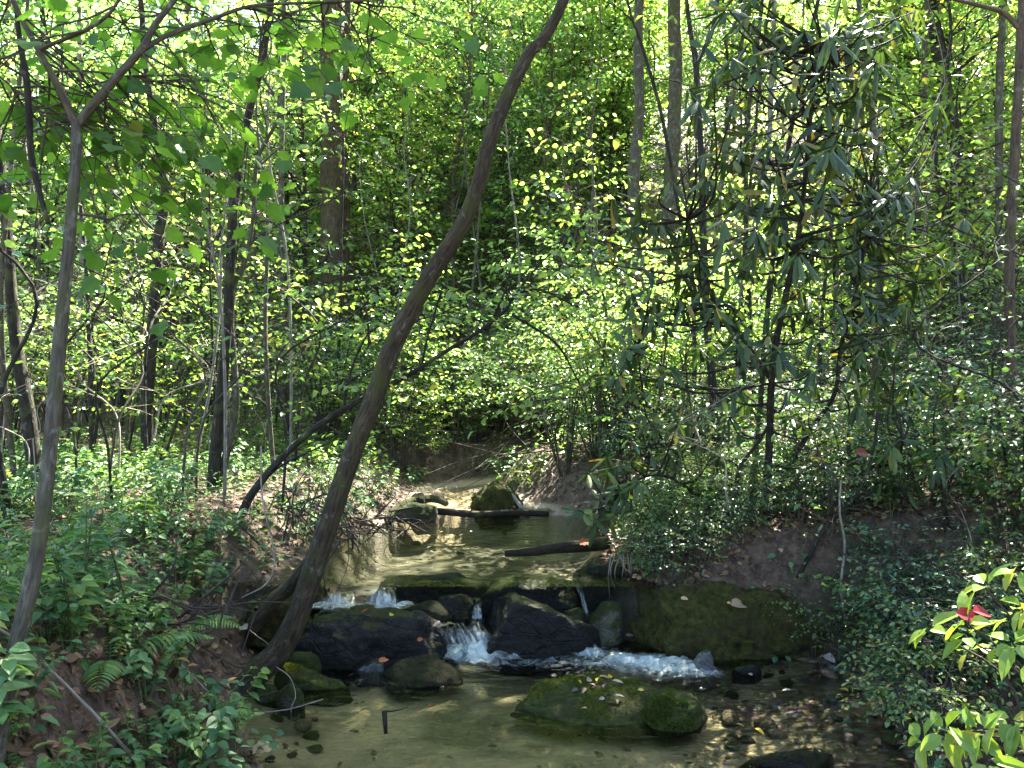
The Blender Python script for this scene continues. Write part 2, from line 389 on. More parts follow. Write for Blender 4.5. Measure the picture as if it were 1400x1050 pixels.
sep = t.new('ShaderNodeSeparateXYZ'); t.link(p, sep.inputs[0])
stony = t.math('MULTIPLY', t.mapr(sep.outputs[0], .4, 1.1), t.mapr(t.noise(p, 4, 3), .40, .55))
stonec = t.mixc(t.mapr(vo.outputs['Distance'], .1, .6), t.mixc(.75, vo.outputs['Color'], (.10, .06, .035)), (.03, .02, .012))
sand = t.mixc(t.math('MULTIPLY', stony, .9), sand, stonec)
ys_ = sep.outputs[1]
silt = t.math('MULTIPLY', t.mapr(ys_, 4.30, 4.42), t.mapr(ys_, 6.9, 6.5))
sand = t.mixc(t.math('MULTIPLY', t.mapr(ys_, 6.7, 7.0), .8), sand, (.50, .36, .25))
sand = t.mixc(t.math('MULTIPLY', silt, .9), sand, t.mixc(t.mapr(n1, .35, .65), (.026, .024, .015), (.065, .057, .036)))
step = t.math('MULTIPLY', t.mapr(ys_, 4.27, 4.33), t.mapr(ys_, 4.78, 4.66))
sand = t.mixc(step, sand, t.mixc(n2, (.006, .006, .004), (.03, .027, .016)))
c = t.mixc(bm_, soil, sand)
hh = t.math('ADD', t.math('MULTIPLY', n1, .9), t.math('MULTIPLY', n2, .6))
M['ground'] = t.done(t.princ(c, t.mapr(bm_, 0, 1, .9, .65), .3, t.bump(hh, 1.0, .03)))
g = Geo(); g.add(np.stack([X, Y, Z], -1).reshape(-1, 3), None, grid_quads(len(gy), len(gx)))
tag(g.build('ground', M['ground'], extra={'bed': bedmask(X, Y)}), 'brown leaf strewn forest floor with the sandy stream bed', None, None, 'structure')

# ------------------------------------------------------------------ water
def water_mat(name, tint, chop):
    t = NT(name); p = t.pos()
    a = t.noise(t.scalev(p, (1, 2.3, 1)), 7, 3, .5, .3); b = t.noise(t.scalev(p, (1, 1.8, 1)), 26, 3, .55, .5)
    sep = t.new('ShaderNodeSeparateXYZ'); t.link(p, sep.inputs[0])
    ru = t.math('ADD', t.mapr(sep.outputs[0], .55, 1.2), t.mapr(t.math('ADD', sep.outputs[1], t.math('MULTIPLY', sep.outputs[0], .0)), 3.75, 4.15), clamp=True)
    k = t.math('ADD', chop, t.math('MULTIPLY', ru, chop * 2.2 if chop < .5 else .2))
    h = t.math('ADD', t.math('MULTIPLY', a, 1.0), t.math('MULTIPLY', b, .35))
    nb = t.bump(h, k, .035)
    fr = t.new('ShaderNodeFresnel'); fr.inputs[0].default_value = 1.33; t.link(nb, fr.inputs[1])
    gl = t.new('ShaderNodeBsdfGlossy'); gl.inputs['Roughness'].default_value = .02; t.link(nb, gl.inputs['Normal'])
    tr = t.new('ShaderNodeBsdfTransparent'); tr.inputs[0].default_value = (*tint, 1)
    return t.done(t.mixs(fr.outputs[0], tr.outputs[0], gl.outputs[0]))
M['water_low'] = water_mat('clear shallow water', (.85, .89, .76), .30)
M['water_up'] = water_mat('still pool water', (.84, .87, .76), .12)
def water(name, x0, x1, y0, y1, step, mat, zf, label):
    xs = np.arange(x0, x1, step); ys = np.arange(y0, y1, step); X, Y = np.meshgrid(xs, ys)
    Q = grid_quads(len(ys), len(xs)); ok = ((X > np.interp(Y, _EY, _XL) - .3) & (X < np.interp(Y, _RY, _XR) + (.3 if y1 < 4.6 else .12))).ravel(); Q = Q[ok[Q].all(1)]
    g = Geo(); g.add(np.stack([X, Y, zf(X, Y)], -1).reshape(-1, 3), None, Q)
    return tag(g.build(name, mat), label, None, None, 'structure')
water('lower_pool_water', -2.2, 2.4, -4, 4.5, .03, M['water_low'], lambda X, Y: .004 + .010 * fbm(X * 5, Y * 7, 3) * smooth((X - .5) / .5 + (Y - 3.8) / .3), 'clear shallow stream pool over pale sand')
water('upper_pool_water', -2.0, 1.7, 4.42, 6.86, .05, M['water_up'], lambda X, Y: .334 + 0 * X, 'still olive pool behind the rock dam')
water('far_stream_water', -1.6, 5.0, 6.84, 13.0, .06, M['water_up'], lambda X, Y: water_level(Y) - .03 + .0 * X, 'sunlit sandy stream beyond the log')

# ------------------------------------------------------------------ rocks
def ico(sub):
    bm = bmesh.new(); bmesh.ops.create_icosphere(bm, subdivisions=sub, radius=1.0)
    bm.verts.ensure_lookup_table()
    V = np.array([v.co[:] for v in bm.verts]); T = np.array([[v.index for v in f.verts] for f in bm.faces]); bm.free(); return V, T
_ICO = {k: ico(k) for k in (3, 4, 5, 6)}
def hull_planes(pts):
    bm = bmesh.new()
    for q in pts: bm.verts.new(q)
    bmesh.ops.convex_hull(bm, input=bm.verts[:]); bm.normal_update()
    c = np.mean(pts, 0); N = []; D = []
    for f in bm.faces:
        n = np.array(f.normal); d = np.dot(n, np.array(f.verts[0].co) - c)
        if d < 0: n, d = -n, -d
        if d > 1e-4: N.append(n); D.append(d)
    bm.free(); return c, np.array(N), np.array(D)
def rock_geo(pts, seed=0, p=14, rough=.05, sub=5, facet=1.0):
    """a boulder whose faces follow the convex hull of pts, its edges worn round, its skin broken by noise"""
    c, N, D = hull_planes(pts); V, T = _ICO[sub]
    k = np.maximum(0, V @ N.T) / D[None, :]
    r = np.sum(k ** p, 1) ** (-1.0 / p)
    rs = np.random.RandomState(seed * 7 + 1); Q0 = V * r[:, None]
    for q in norm(rs.normal(0, 1, (int(26 * facet), 3))):                 # broken faces
        dmax = (Q0 @ q).max() * rs.uniform(.72, .95); r = np.minimum(r, dmax / np.maximum(V @ q, 1e-3) * (1 + .0)); 
    size = np.median(r); Q = V * r[:, None]
    n = fbm3((Q / size) * 1.7 + seed * 3.1 + 20, 5)
    rid = np.abs(fbm3((Q / size) * np.array([1.2, 1.2, 2.6]) + seed * 1.7 + 9, 3))
    Q = Q + V * (size * rough * (3.6 * n - 2.2 * np.maximum(0, .12 - rid) * 4 + 1.2 * fbm3(Q / size * 7 + seed, 3)))[:, None]
    lo, hi = Q.min(0), Q.max(0); l0, h0 = (pts - c).min(0), (pts - c).max(0)
    Q = (Q - lo) / (hi - lo) * (h0 - l0) + l0
    return Q + c, T
ROCKS = {}
def rock(name, label, outline, d, thick, mat, seed=0, p=12, rough=.05, sub=5, lean=0.0, rings=None, group=None, sink=.05, cat='rock', facet=1.0):
    """outline: photo pixels of the silhouette; d: distance of its middle; thick: front to back in metres"""
    o = np.array(outline, float); c = o.mean(0); pts = []
    for f, sc in ((-.5, .72), (-.22, .95), (.1, 1.0), (.5, .74)):
        for q in (o - c) * sc + c: pts.append(P(q[0], q[1], d + f * thick) + np.array([0, 0, lean * f]))
    pts = np.array(pts); lo = pts[:, 2].min()
    ft = pts.copy(); ft[:, 2] = lo - sink; m_ = ft.mean(0); ft = m_ + (ft - m_) * 1.03; pts = np.vstack([pts, ft])
    if rings:                                                             # (centre x, centre y, turn, ((z, half length, half width, shift x, shift y), ...))
        cx, cy_, tr, rr = rings; a = np.linspace(0, 6.283, 14, endpoint=False); pts = []
        for z, ra, rb, sx, sy in rr:
            u, v = np.cos(a) * ra + sx, np.sin(a) * rb + sy; pts.append(np.stack([cx + u * math.cos(tr) - v * math.sin(tr), cy_ + u * math.sin(tr) + v * math.cos(tr), np.full(14, z)], -1))
        pts = np.vstack(pts)
    Q, T = rock_geo(pts, seed, p, rough, sub, facet)
    g = Geo(); g.add(Q, T); base = np.array([Q[:, 0].mean(), Q[:, 1].mean(), Q[:, 2].min()])
    ob = g.build(name, M[mat], None, base); tag(ob, label, cat, group); ROCKS[name + str(seed)] = (Q, T, ob)
    return ob
def moss(key, n, zmin, size=.012, sel=None, seed=1):
    """a fur of small moss blades grown on the top of a rock: a part of the rock"""
    Q, T, ob = ROCKS[key]; rs = np.random.RandomState(seed)
    a, b, c = Q[T[:, 0]], Q[T[:, 1]], Q[T[:, 2]]; nn = np.cross(b - a, c - a); ar = np.linalg.norm(nn, axis=1); nn = nn / ar[:, None]
    ce = (a + b + c) / 3
    w = ar * np.clip((nn[:, 2] - zmin) * 3, 0, 1) * (ce[:, 2] > .015) * np.clip(fbm3(ce * 8 + 2, 3) * 7 + .45, .01, 1)
    if sel is not None: w = w * sel(ce)
    i = rs.choice(len(T), n, p=w / w.sum()); u = rs.rand(n, 1); v = rs.rand(n, 1); f = (u + v) > 1; u = np.where(f, 1 - u, u); v = np.where(f, 1 - v, v)
    b_ = a[i] + u * (b[i] - a[i]) + v * (c[i] - a[i]); L = Leaves()
    L.add(b_ - .002 * nn[i], nn[i] + rs.normal(0, .7, (n, 3)), rs.normal(0, 1, (n, 3)), size * rs.uniform(.6, 1.5, n), size * .4)
    loc = np.array(ob.location); V0 = (np.array([(0, -.5, 0), (0, .5, 0), (1, 0, 0)], float), np.array([(0, 1, 2)]), np.zeros((0, 4), int))
    m = L.geo(V0).build('moss', M['moss_tuft'], None, loc, False); m.location = (0, 0, 0); m.parent = ob; m['kind'] = 'stuff'

rock('boulder', 'long low black slab with a thin sheet of water sliding over it', [(392, 852), (430, 838), (500, 834), (570, 836), (602, 850), (612, 895), (600, 912), (500, 916), (400, 912), (385, 890)], 4.28, .55, 'rock_black', 1, 16, .05, 6)
rock('boulder', 'largest black boulder, a sloping wedge beside the white water', [(690, 814), (722, 811), (762, 826), (806, 858), (815, 886), (790, 896), (700, 894), (655, 884), (652, 860), (668, 826)], 4.40, .5, 'rock_black', 2, 22, .035, 6)
rock('boulder', 'long moss covered boulder under the right bank', [(836, 815), (862, 793), (940, 788), (1040, 792), (1125, 800), (1175, 836), (1188, 900), (1130, 915), (1000, 914), (890, 900), (838, 870)], 4.55, .8, 'rock_moss', 3, 9, .06, 6, sink=.1, facet=.35)
rock('rock', 'low mossy rock in the middle of the pool with dead leaves on it', [(702, 938), (735, 923), (790, 918), (860, 930), (925, 946), (938, 966), (880, 972), (790, 966), (735, 952)], 3.60, .40, 'rock_green', 4, 7, .085, 6, facet=.45, rings=(.42, 3.60, -.22, ((-.06, .44, .27, 0, 0), (.02, .42, .25, 0, 0), (.07, .34, .17, -.02, .03), (.095, .2, .08, -.05, .06))))
rock('rock', 'round cushion of bright green moss at the right end of the pool rock', [(868, 968), (885, 946), (912, 938), (940, 948), (956, 966), (958, 980), (920, 984), (875, 980)], 3.46, .26, 'rock_green', 5, 7, .06, 5, facet=.2, rings=(.72, 3.43, 0, ((-.06, .15, .14, 0, 0), (.06, .14, .125, 0, 0), (.125, .08, .07, -.01, 0))))
rock('rock', 'dark domed rock with a wet rim below the black slab', [(526, 935), (535, 912), (568, 900), (605, 902), (628, 922), (630, 934), (580, 938), (535, 938)], 3.93, .32, 'rock_dark', 6, 7, .05, 5, facet=.4, rings=(-.46, 3.92, 0, ((-.06, .21, .15, 0, 0), (.03, .195, .135, 0, 0), (.08, .13, .08, .02, .02), (.10, .07, .04, .02, .03))))
rock('rock', 'upright pointed grey rock standing at the end of the foam', [(945, 930), (950, 900), (962, 886), (975, 892), (978, 925), (972, 936), (950, 936)], 3.98, .12, 'rock_grey', 7, 14, .05, 4)
rock('rock', 'long dark ledge rock at the lip of the upper pool', [(512, 800), (530, 790), (600, 784), (660, 784), (672, 800), (668, 820), (600, 818), (515, 814)], 4.72, .3, 'rock_dark', 8, 14, .05, 5)
rock('rock', 'rounded dark rock between the ledge and the black slab', [(586, 835), (598, 816), (630, 811), (652, 820), (656, 840), (640, 850), (595, 850)], 4.45, .22, 'rock_dark', 9, 10, .05, 5)
rock('rock', 'small flat brown rock resting on the wet slab', [(538, 836), (552, 824), (590, 822), (616, 832), (618, 846), (560, 846)], 4.32, .16, 'rock_dark', 10, 10, .05, 4)
rock('rock', 'broad dark rock at the pool lip behind the black wedge', [(655, 800), (680, 788), (740, 786), (790, 788), (802, 810), (798, 850), (720, 850), (660, 840)], 4.72, .34, 'rock_black', 11, 14, .05, 5)
rock('rock', 'square dark block above the thin right trickle', [(782, 785), (800, 774), (850, 768), (862, 790), (858, 838), (800, 838), (785, 820)], 4.85, .34, 'rock_dark', 12, 16, .04, 5)
rock('rock', 'narrow brown rock wedged between the black wedge and mossy boulder', [(806, 845), (818, 824), (842, 820), (852, 840), (850, 880), (812, 882)], 4.45, .22, 'rock_olive', 13, 12, .05, 4)
rock('rock', 'small ochre topped stone behind the black wedge', [(765, 840), (775, 830), (796, 834), (800, 852), (770, 854)], 4.55, .14, 'rock_olive', 14, 10, .05, 4)
rock('rock', 'long mossy stone slanting into the water by the leaning tree', [(372, 920), (395, 908), (430, 918), (482, 950), (488, 966), (430, 968), (385, 950)], 3.85, .2, 'rock_green', 15, 10, .05, 5)
rock('rock', 'blocky olive stone at the foot of the leaning tree', [(376, 942), (392, 934), (414, 940), (418, 972), (405, 984), (378, 980)], 3.62, .14, 'rock_olive', 16, 14, .04, 4)
rock('rock', 'darker stone tucked under the leaning trunk', [(348, 950), (362, 936), (380, 940), (382, 975), (360, 982), (345, 975)], 3.68, .14, 'rock_olive', 17, 10, .05, 4)
rock('rock', 'pale green topped stone behind the leaning trunk', [(384, 905), (400, 890), (430, 894), (441, 912), (425, 922), (392, 920)], 4.02, .16, 'rock_green', 18, 10, .05, 4)
rock('rock', 'flat blue grey stone lying below the black slab', [(480, 918), (505, 902), (528, 900), (532, 914), (500, 926)], 4.06, .14, 'rock_grey', 19, 12, .04, 4)
rock('rock', 'tiny dark stone on the muddy edge near the leaning tree', [(366, 985), (376, 975), (386, 978), (388, 992), (372, 994)], 3.5, .08, 'rock_olive', 20, 10, .05, 4)
rock('rock', 'mossy mound of stone and roots behind the leaning trunk', [(335, 835), (352, 815), (390, 800), (420, 806), (425, 850), (380, 870), (340, 862)], 4.35, .4, 'rock_moss', 21, 8, .07, 5)
rock('boulder', 'mossy boulder beside the sunlit sand at the pool head', [(642, 690), (655, 664), (685, 656), (712, 668), (722, 704), (680, 710), (645, 706)], 7.1, .5, 'rock_moss', 22, 10, .06, 5)
rock('rock', 'dark stone on the left end of the log at the pool head', [(556, 690), (564, 676), (576, 673), (584, 686), (580, 696), (560, 697)], 6.75, .2, 'rock_dark', 23, 10, .05, 4)
rock('rock', 'flat mossy stone at the left head of the upper pool', [(540, 700), (560, 686), (590, 688), (598, 702), (560, 708)], 6.5, .25, 'rock_olive', 24, 10, .05, 4)
rock('rock', 'wet dark stone breaking the surface at the bottom right', [(1010, 1046), (1040, 1034), (1090, 1030), (1140, 1036), (1142, 1050), (1060, 1058)], 3.08, .22, 'rock_dark', 25, 8, .05, 4)
rock('rock', 'black stone in the brown riffle right of the pointed rock', [(1000, 918), (1020, 908), (1042, 914), (1042, 924), (1010, 926)], 4.02, .14, 'rock_black', 26, 10, .05, 4, facet=.4, sink=.03)
rock('rock', 'shadowed stone closing the bank left of the black slab', [(400, 830), (415, 800), (440, 798), (455, 822), (440, 850), (405, 850)], 4.55, .25, 'rock_dark', 27, 10, .06, 4)
moss('rock4', 9000, .3, .011, seed=3); moss('rock5', 7000, .1, .013, seed=4); moss('boulder3', 16000, .05, .012, seed=5)
moss('rock15', 2500, .2, .011, seed=6); moss('rock18', 900, .2, .011, seed=7); moss('boulder22', 2500, .1, .02, seed=8); moss('rock21', 4000, .1, .013, seed=9)

rs = np.random.RandomState(11)
for k in range(46):                                                    # loose stones along the margins and in the riffle
    if k < 30: x = rs.uniform(.9, 1.95); y = rs.uniform(3.0, 4.1)
    elif k < 38: x = rs.uniform(-1.3, -.8); y = rs.uniform(3.0, 4.0)
    else: x = rs.uniform(-1.2, .9); y = rs.uniform(6.2, 7.2)
    s_ = rs.uniform(.022, .06); e = norm(rs.normal(0, 1, (12, 3))) * np.array([1.3, .9, .55]) * s_
    Q, T = rock_geo(e, k, 10, .05, 3); g = Geo(); g.add(Q, T)
    o = g.build('stone', M[('pebble', 'rock_grey', 'rock_dark', 'rock_olive')[k % 4]], None, (0, 0, 0)); o.location = (x, y, h1(x, y) + s_ * .2); o.rotation_euler = (0, 0, rs.uniform(0, 6))
    where = ('small wet stone in the brown riffle by the right bank' if k < 30 else 'small stone on the muddy edge under the left bank' if k < 38 else 'small stone scattered around the head of the pool')
    tag(o, where, 'stone', ('stones in the riffle', 'stones on the left edge', 'stones at the pool head')[0 if k < 30 else 1 if k < 38 else 2])

# ------------------------------------------------------------------ white water
def foam_mat(name, stretch, lo, hi, colr=(.72, .80, .80)):
    t = NT(name); a = t.new('ShaderNodeAttribute', attribute_name='bk').outputs['Vector']
    f = t.new('ShaderNodeAttribute', attribute_name='foam').outputs['Fac']
    n = t.noise(t.scalev(a, stretch), 1.0, 6, .7, .6); n2 = t.noise(t.scalev(a, tuple(3 * v for v in stretch)), 1.0, 4, .7)
    v = t.math('ADD', t.math('ADD', t.math('MULTIPLY', n, 1.0), t.math('MULTIPLY', n2, .35)), t.math('MULTIPLY', f, .55))
    al = t.mapr(v, lo, hi)
    w = t.princ(colr, .35, .5, t.bump(n2, .8, .02))
    fr = t.new('ShaderNodeFresnel'); fr.inputs[0].default_value = 1.33
    gl = t.new('ShaderNodeBsdfGlossy'); gl.inputs['Roughness'].default_value = .05
    tr = t.new('ShaderNodeBsdfTransparent'); tr.inputs[0].default_value = (.93, .96, .95, 1)
    clear = t.mixs(fr.outputs[0], tr.outputs[0], gl.outputs[0])
    return t.done(t.mixs(al, clear, w))
M['foam'] = foam_mat('churned white foam', (14, 34, 14), .90, 1.5, (.60, .68, .62))
M['fall'] = foam_mat('falling white water', (38, 7, 7), .98, 1.45, (.62, .70, .66))
def fall(name, label, lip, foot, w0, w1, bulge, seed, n=26, m=16):
    """a sheet of falling water from lip to foot (world points), its middle thrown out by bulge"""
    lip = np.array(lip); foot = np.array(foot); side = norm(np.cross(foot - lip, [0, 0, 1.0]))[None]
    side = np.where(np.linalg.norm(side) < .5, np.array([[1, 0, 0]]), side); rs = np.random.RandomState(seed)
    t_ = np.linspace(0, 1, n); path = lip + (foot - lip) * np.stack([t_ ** .75, t_ ** .75, t_ ** 1.6], -1)
    u = np.linspace(-.5, .5, m); w = (w0 + (w1 - w0) * t_)
    V = path[:, None, :] + side[None] * (u[None, :] * w[:, None])[..., None]
    V[..., 2] += bulge * (1 - (2 * u) ** 2)[None, :] * np.sin(t_ * 3.0)[:, None] + .010 * (fbm(u[None, :] * 14 + seed, t_[:, None] * 5, 3))
    B = np.stack([u[None, :] * w0 * np.ones((n, 1)), (t_ * np.linalg.norm(foot - lip))[:, None] * np.ones((1, m)), np.full((n, m), seed * .37)], -1)
    fo = (.25 + .75 * t_[:, None]) * (1 - .5 * (2 * u[None, :]) ** 4)
    g = Geo(); g.add(V.reshape(-1, 3), None, grid_quads(n, m), B.reshape(-1, 3))
    V2 = V - np.array([0, .012, .012]); g.add(V2.reshape(-1, 3), None, grid_quads(n, m), B.reshape(-1, 3))
    loc = lip.copy(); o = g.build(name, M['fall'], None, loc, True, {'foam': np.concatenate([fo.ravel(), fo.ravel() * .6])})
    return tag(o, label, 'cascade')
fall('cascade', 'white spout pouring off the right end of the black slab', P(602, 848, 4.28), P(642, 892, 4.16), .17, .24, .03, 1)
fall('cascade', 'bright splash tumbling over the lip left of the ledge rock', P(520, 799, 4.54), P(523, 832, 4.34), .16, .19, .03, 2)
fall('cascade', 'low white spill beside the leaning trunk above the slab', P(462, 806, 4.50), P(463, 832, 4.34), .18, .2, .02, 3)
fall('cascade', 'thin white thread running down between two dark rocks', P(653, 815, 4.50), P(652, 846, 4.36), .04, .06, .01, 4)
fall('cascade', 'thin trickle sliding over the dark rock on the right', P(781, 790, 4.62), P(802, 838, 4.50), .035, .03, .006, 5)
fall('cascade', 'churning chute between the rounded rock and black wedge', P(644, 846, 4.40), P(662, 888, 4.24), .07, .16, .02, 6)
def foamfield(line, wid, x0, x1, y0, y1, z0, amp, seed):
    xs = np.arange(x0, x1, .012); ys = np.arange(y0, y1, .012); X, Y = np.meshgrid(xs, ys); D = np.full(X.shape, 9.0); Wd = np.ones(X.shape)
    for (a, wa), (b, wb_) in zip(zip(line[:-1], wid[:-1]), zip(line[1:], wid[1:])):
        a = np.array(a); b = np.array(b); q = np.clip(((X - a[0]) * (b - a)[0] + (Y - a[1]) * (b - a)[1]) / np.dot(b - a, b - a), 0, 1)
        w = wa + (wb_ - wa) * q; d = np.hypot(X - a[0] - q * (b - a)[0], Y - a[1] - q * (b - a)[1]) / w
        D = np.minimum(D, d)
    f = np.exp(-D ** 2 * 1.2) * np.clip(1.05 + .9 * fbm(X * 4.5 + seed, Y * 8, 4), .1, 1.3); keep = f > .08
    Z = z0 + f * (.35 * amp + amp * (fbm(X * 13 + seed, Y * 20, 4)))
    idx = -np.ones(X.shape, int); idx[keep] = np.arange(keep.sum()); Q = grid_quads(*X.shape); fl = keep.ravel()
    Q = idx.ravel()[Q[fl[Q].all(1)]]; V = np.stack([X, Y, Z], -1)[keep]
    return V, Q, f[keep]
g = Geo(); fo = []
line = [P(605, 888, 0)[:2] * 0 + np.array(v) for v in [(-.38, 4.22), (-.2, 4.2), (.05, 4.16), (.3, 4.18), (.6, 4.1), (.95, 3.96)]]
V, Q, f = foamfield(line, [.14, .20, .17, .20, .22, .16], -.7, 1.3, 3.6, 4.5, .014, .06, 3); g.add(V, None, Q, V + .1); fo.append(f * 1.0 - .12)
V, Q, f = foamfield([np.array(v) for v in [(-1.15, 4.33), (-.8, 4.30), (-.6, 4.34)]], [.05, .07, .06], -1.4, -.3, 4.1, 4.55, .245, .03, 8); g.add(V, None, Q, V + .1); fo.append(f * .8 - .1)
tag(g.build('foam', M['foam'], extra={'foam': np.concatenate(fo)}), 'white churned foam below the little cascades', None, None, 'stuff')

# ------------------------------------------------------------------ trees: traced trunks and grown crowns
def limb(g, L, p0, dirv, ll, r0, rs, leaf, twig_step=.16, leaf_step=.07, droop=.25, flat=.68, twigs=True, tw=.38, bare=.2, lsides=5, wig=.06, pet=.03):
    """one limb with side twigs held in a loose horizontal layer and leaves along them"""
    d = norm(dirv); n = 7; s = np.linspace(0, 1, n)
    path = p0 + d * (s[:, None] * ll) + np.array([0, 0, 1.0]) * ((-droop * s ** 2) * ll * .5)[:, None] + rs.normal(0, wig * ll * .35, (n, 3)) * (s * (1.2 - s))[:, None] * 2
    g.tube(path, r0 * (1 - .85 * s), lsides, 0, 0, False)
    hv = norm(np.cross(d, [0, 0, 1.0]) + 1e-6)
    k = max(2, int(ll * (1 - bare) / twig_step)); ll_len, ll_w = leaf
    for i in range(k):
        q = bare + (1 - bare) * (i + rs.rand() * .6) / k
        j = min(int(q * (n - 1)), n - 2); fr = q * (n - 1) - j; b = path[j] * (1 - fr) + path[j + 1] * fr
        sg = 1 if i % 2 else -1; td = norm(d * rs.uniform(.45, .9) + hv * sg * rs.uniform(.6, 1.0) + np.array([0, 0, rs.normal(0, .25)]))
        tl = ll * tw * (1.12 - q) * rs.uniform(.7, 1.2) + .12
        e = b + td * tl + np.array([0, 0, -droop * .35 * tl])
        if twigs: g.tube(np.stack([b, (b + e) / 2 + np.array([0, 0, .03 * tl]), e]), [r0 * .22 + .0012, r0 * .14 + .0012, .001], 3, 0, 0, False)
        m = max(2, int(tl / leaf_step)); f = (np.arange(m) + .6 + rs.rand(m) * .5) / (m + .4); f = np.minimum(f, 1)
        c = b + (e - b) * f[:, None]; sg2 = np.where(np.arange(m) % 2, 1, -1)[:, None]; sv = norm(np.cross(td, [0, 0, 1.0]) + 1e-6)
        ld = td * rs.uniform(.4, 1.0, (m, 1)) + sv * sg2 * rs.uniform(.5, 1.0, (m, 1)) + np.array([0, 0, -1.0]) * rs.uniform(.0, .75, (m, 1))
        nn = np.array([0, 0, 1.0]) + rs.normal(0, flat, (m, 3))
        L.add(c + norm(ld) * pet, ld, nn, ll_len * rs.uniform(.45, 1.15, m), ll_w * rs.uniform(.55, 1.1, m))

def crown(g, L, path, rads, rs, start, nl, length, leaf, up=.35, profile=None, **kw):
    n = len(path); az = rs.rand() * 6.28
    for i in range(nl):
        f = start + (1 - start) * (i + rs.rand()) / nl; f = min(f, .99)
        j = min(int(f * (n - 1)), n - 2); fr = f * (n - 1) - j; b = path[j] * (1 - fr) + path[j + 1] * fr; r = rads[j]
        az += 2.4 + rs.normal(0, .4); el = up + rs.normal(0, .22) + .5 * f
        q = (f - start) / (1 - start); pf = (profile(q) if profile else (.55 + .9 * q * (1 - q) * 2) * (1.05 - .55 * q))
        ll = length * pf * rs.uniform(.7, 1.25)
        d = np.array([math.cos(az) * math.cos(el), math.sin(az) * math.cos(el), math.sin(el)])
        limb(g, L, b, d, ll, min(r * .55, .006 + .011 * ll), rs, leaf, **kw)

def traced(name, label, cat, pts, d, mat, top=None, seed=0, d1=None, wf=.7, sides=14, lump=.035, rings=None, ctop=None, leaf=(.12, .085), lmat='leaf_mid', tmpl=None, nl=24, length=2.2, cstart=.55, extra=(), flare=1.25, group=None, **kw):
    """a tree traced from the photo: pts rows (px, py, width in px) at distance d (to d1), carried on up to height top"""
    rs = np.random.RandomState(seed); a = np.array(pts, float); a[:, 2] *= wf; k = len(a); dd = np.linspace(d, d1 if d1 else d, k)
    W = np.array([P(q[0], q[1], e) for q, e in zip(a, dd)]); R = a[:, 2] / F * dd / 2
    if top and top > W[-1, 2]:
        v = norm(W[-1] - W[-2]); v = norm(v * .6 + np.array([0, 0, .7])); h = top - W[-1, 2]
        for q in (.33, .66, 1.0): W = np.vstack([W, W[k - 1] + v * h * q / max(v[2], .3) + rs.normal(0, .12, 3)]); R = np.append(R, R[k - 1] * (1 - .75 * q))
    gz = h1(W[0, 0], W[0, 1])                                            # root it in the ground
    if W[0, 2] > gz - .02: W = np.vstack([[W[0, 0], W[0, 1], gz - .08], W]); R = np.append(R[0] * flare, R)
    n = rings or int(40 + 14 * np.sum(np.linalg.norm(np.diff(W, axis=0), axis=1)))
    path = spline(W, n * 3); rad = np.interp(np.linspace(0, 1, n * 3), np.linspace(0, 1, len(R)), R)
    al = np.concatenate([[0], np.cumsum(np.linalg.norm(np.diff(path, axis=0), axis=1))]); u_ = np.linspace(0, al[-1], n)
    path = np.stack([np.interp(u_, al, path[:, i]) for i in range(3)], -1); rad = np.interp(u_, al, rad)
    e = empty(name, label, cat, path[0], group); BR = []
    g = Geo(); g.tube(path, rad, sides, lump, seed); g2 = Geo(); L = Leaves()
    for q in extra:                                                      # (points (px,py,w), distance): forks and limbs traced too
        b = np.array(q[0], float) * [1, 1, wf]; B = np.array([P(r[0], r[1], q[1]) for r in b]); m = 24; bp = spline(B, m)
        gb = Geo(); BR.append(gb); gb.tube(bp, np.interp(np.linspace(0, 1, m), np.linspace(0, 1, len(b)), b[:, 2] / F * q[1] / 2), 9, lump, seed + 1)
    if nl: crown(g2, L, path, rad, rs, cstart, nl, length, leaf, **kw)
    g.build('trunk', M[mat], e, path[0])
    for gb in BR: gb.build('branch', M[mat], e, path[0])
    if g2.n: g2.build('limbs', M[mat], e, path[0])
    if L.count(): L.build('crown', tmpl or SIMPLE, M[lmat], e, path[0])
    return e, path, rad

# the leaning tree in the middle
e1, path1, rad1 = traced('leaning_tree', 'thick brown furrowed tree leaning right across the stream', 'tree',
    [(322, 950, 66), (345, 925, 60), (378, 893, 52), (402, 850, 48), (420, 800, 46), (446, 725, 45), (470, 655, 43), (492, 595, 42), (512, 545, 41), (530, 490, 40), (552, 440, 40), (590, 372, 36), (632, 308, 34), (655, 250, 33), (668, 200, 33), (690, 140, 30), (722, 75, 27), (770, 0, 23)],
    3.72, 'bark_lean', 8.5, 1, 4.1, .64, 26, .03, 260, leaf=(.12, .085), nl=34, length=2.3, cstart=.62, up=.35, lmat='leaf_mid')
g = Geo(); g.tube(spline([P(345, 860, 4.05), P(372, 825, 4.0), P(398, 800, 3.95), P(420, 770, 3.9), P(440, 745, 3.85)], 30), np.linspace(.045, .028, 30), 12, .05, 5)
g.build('side_root', M['bark_lean'], e1, path1[0])

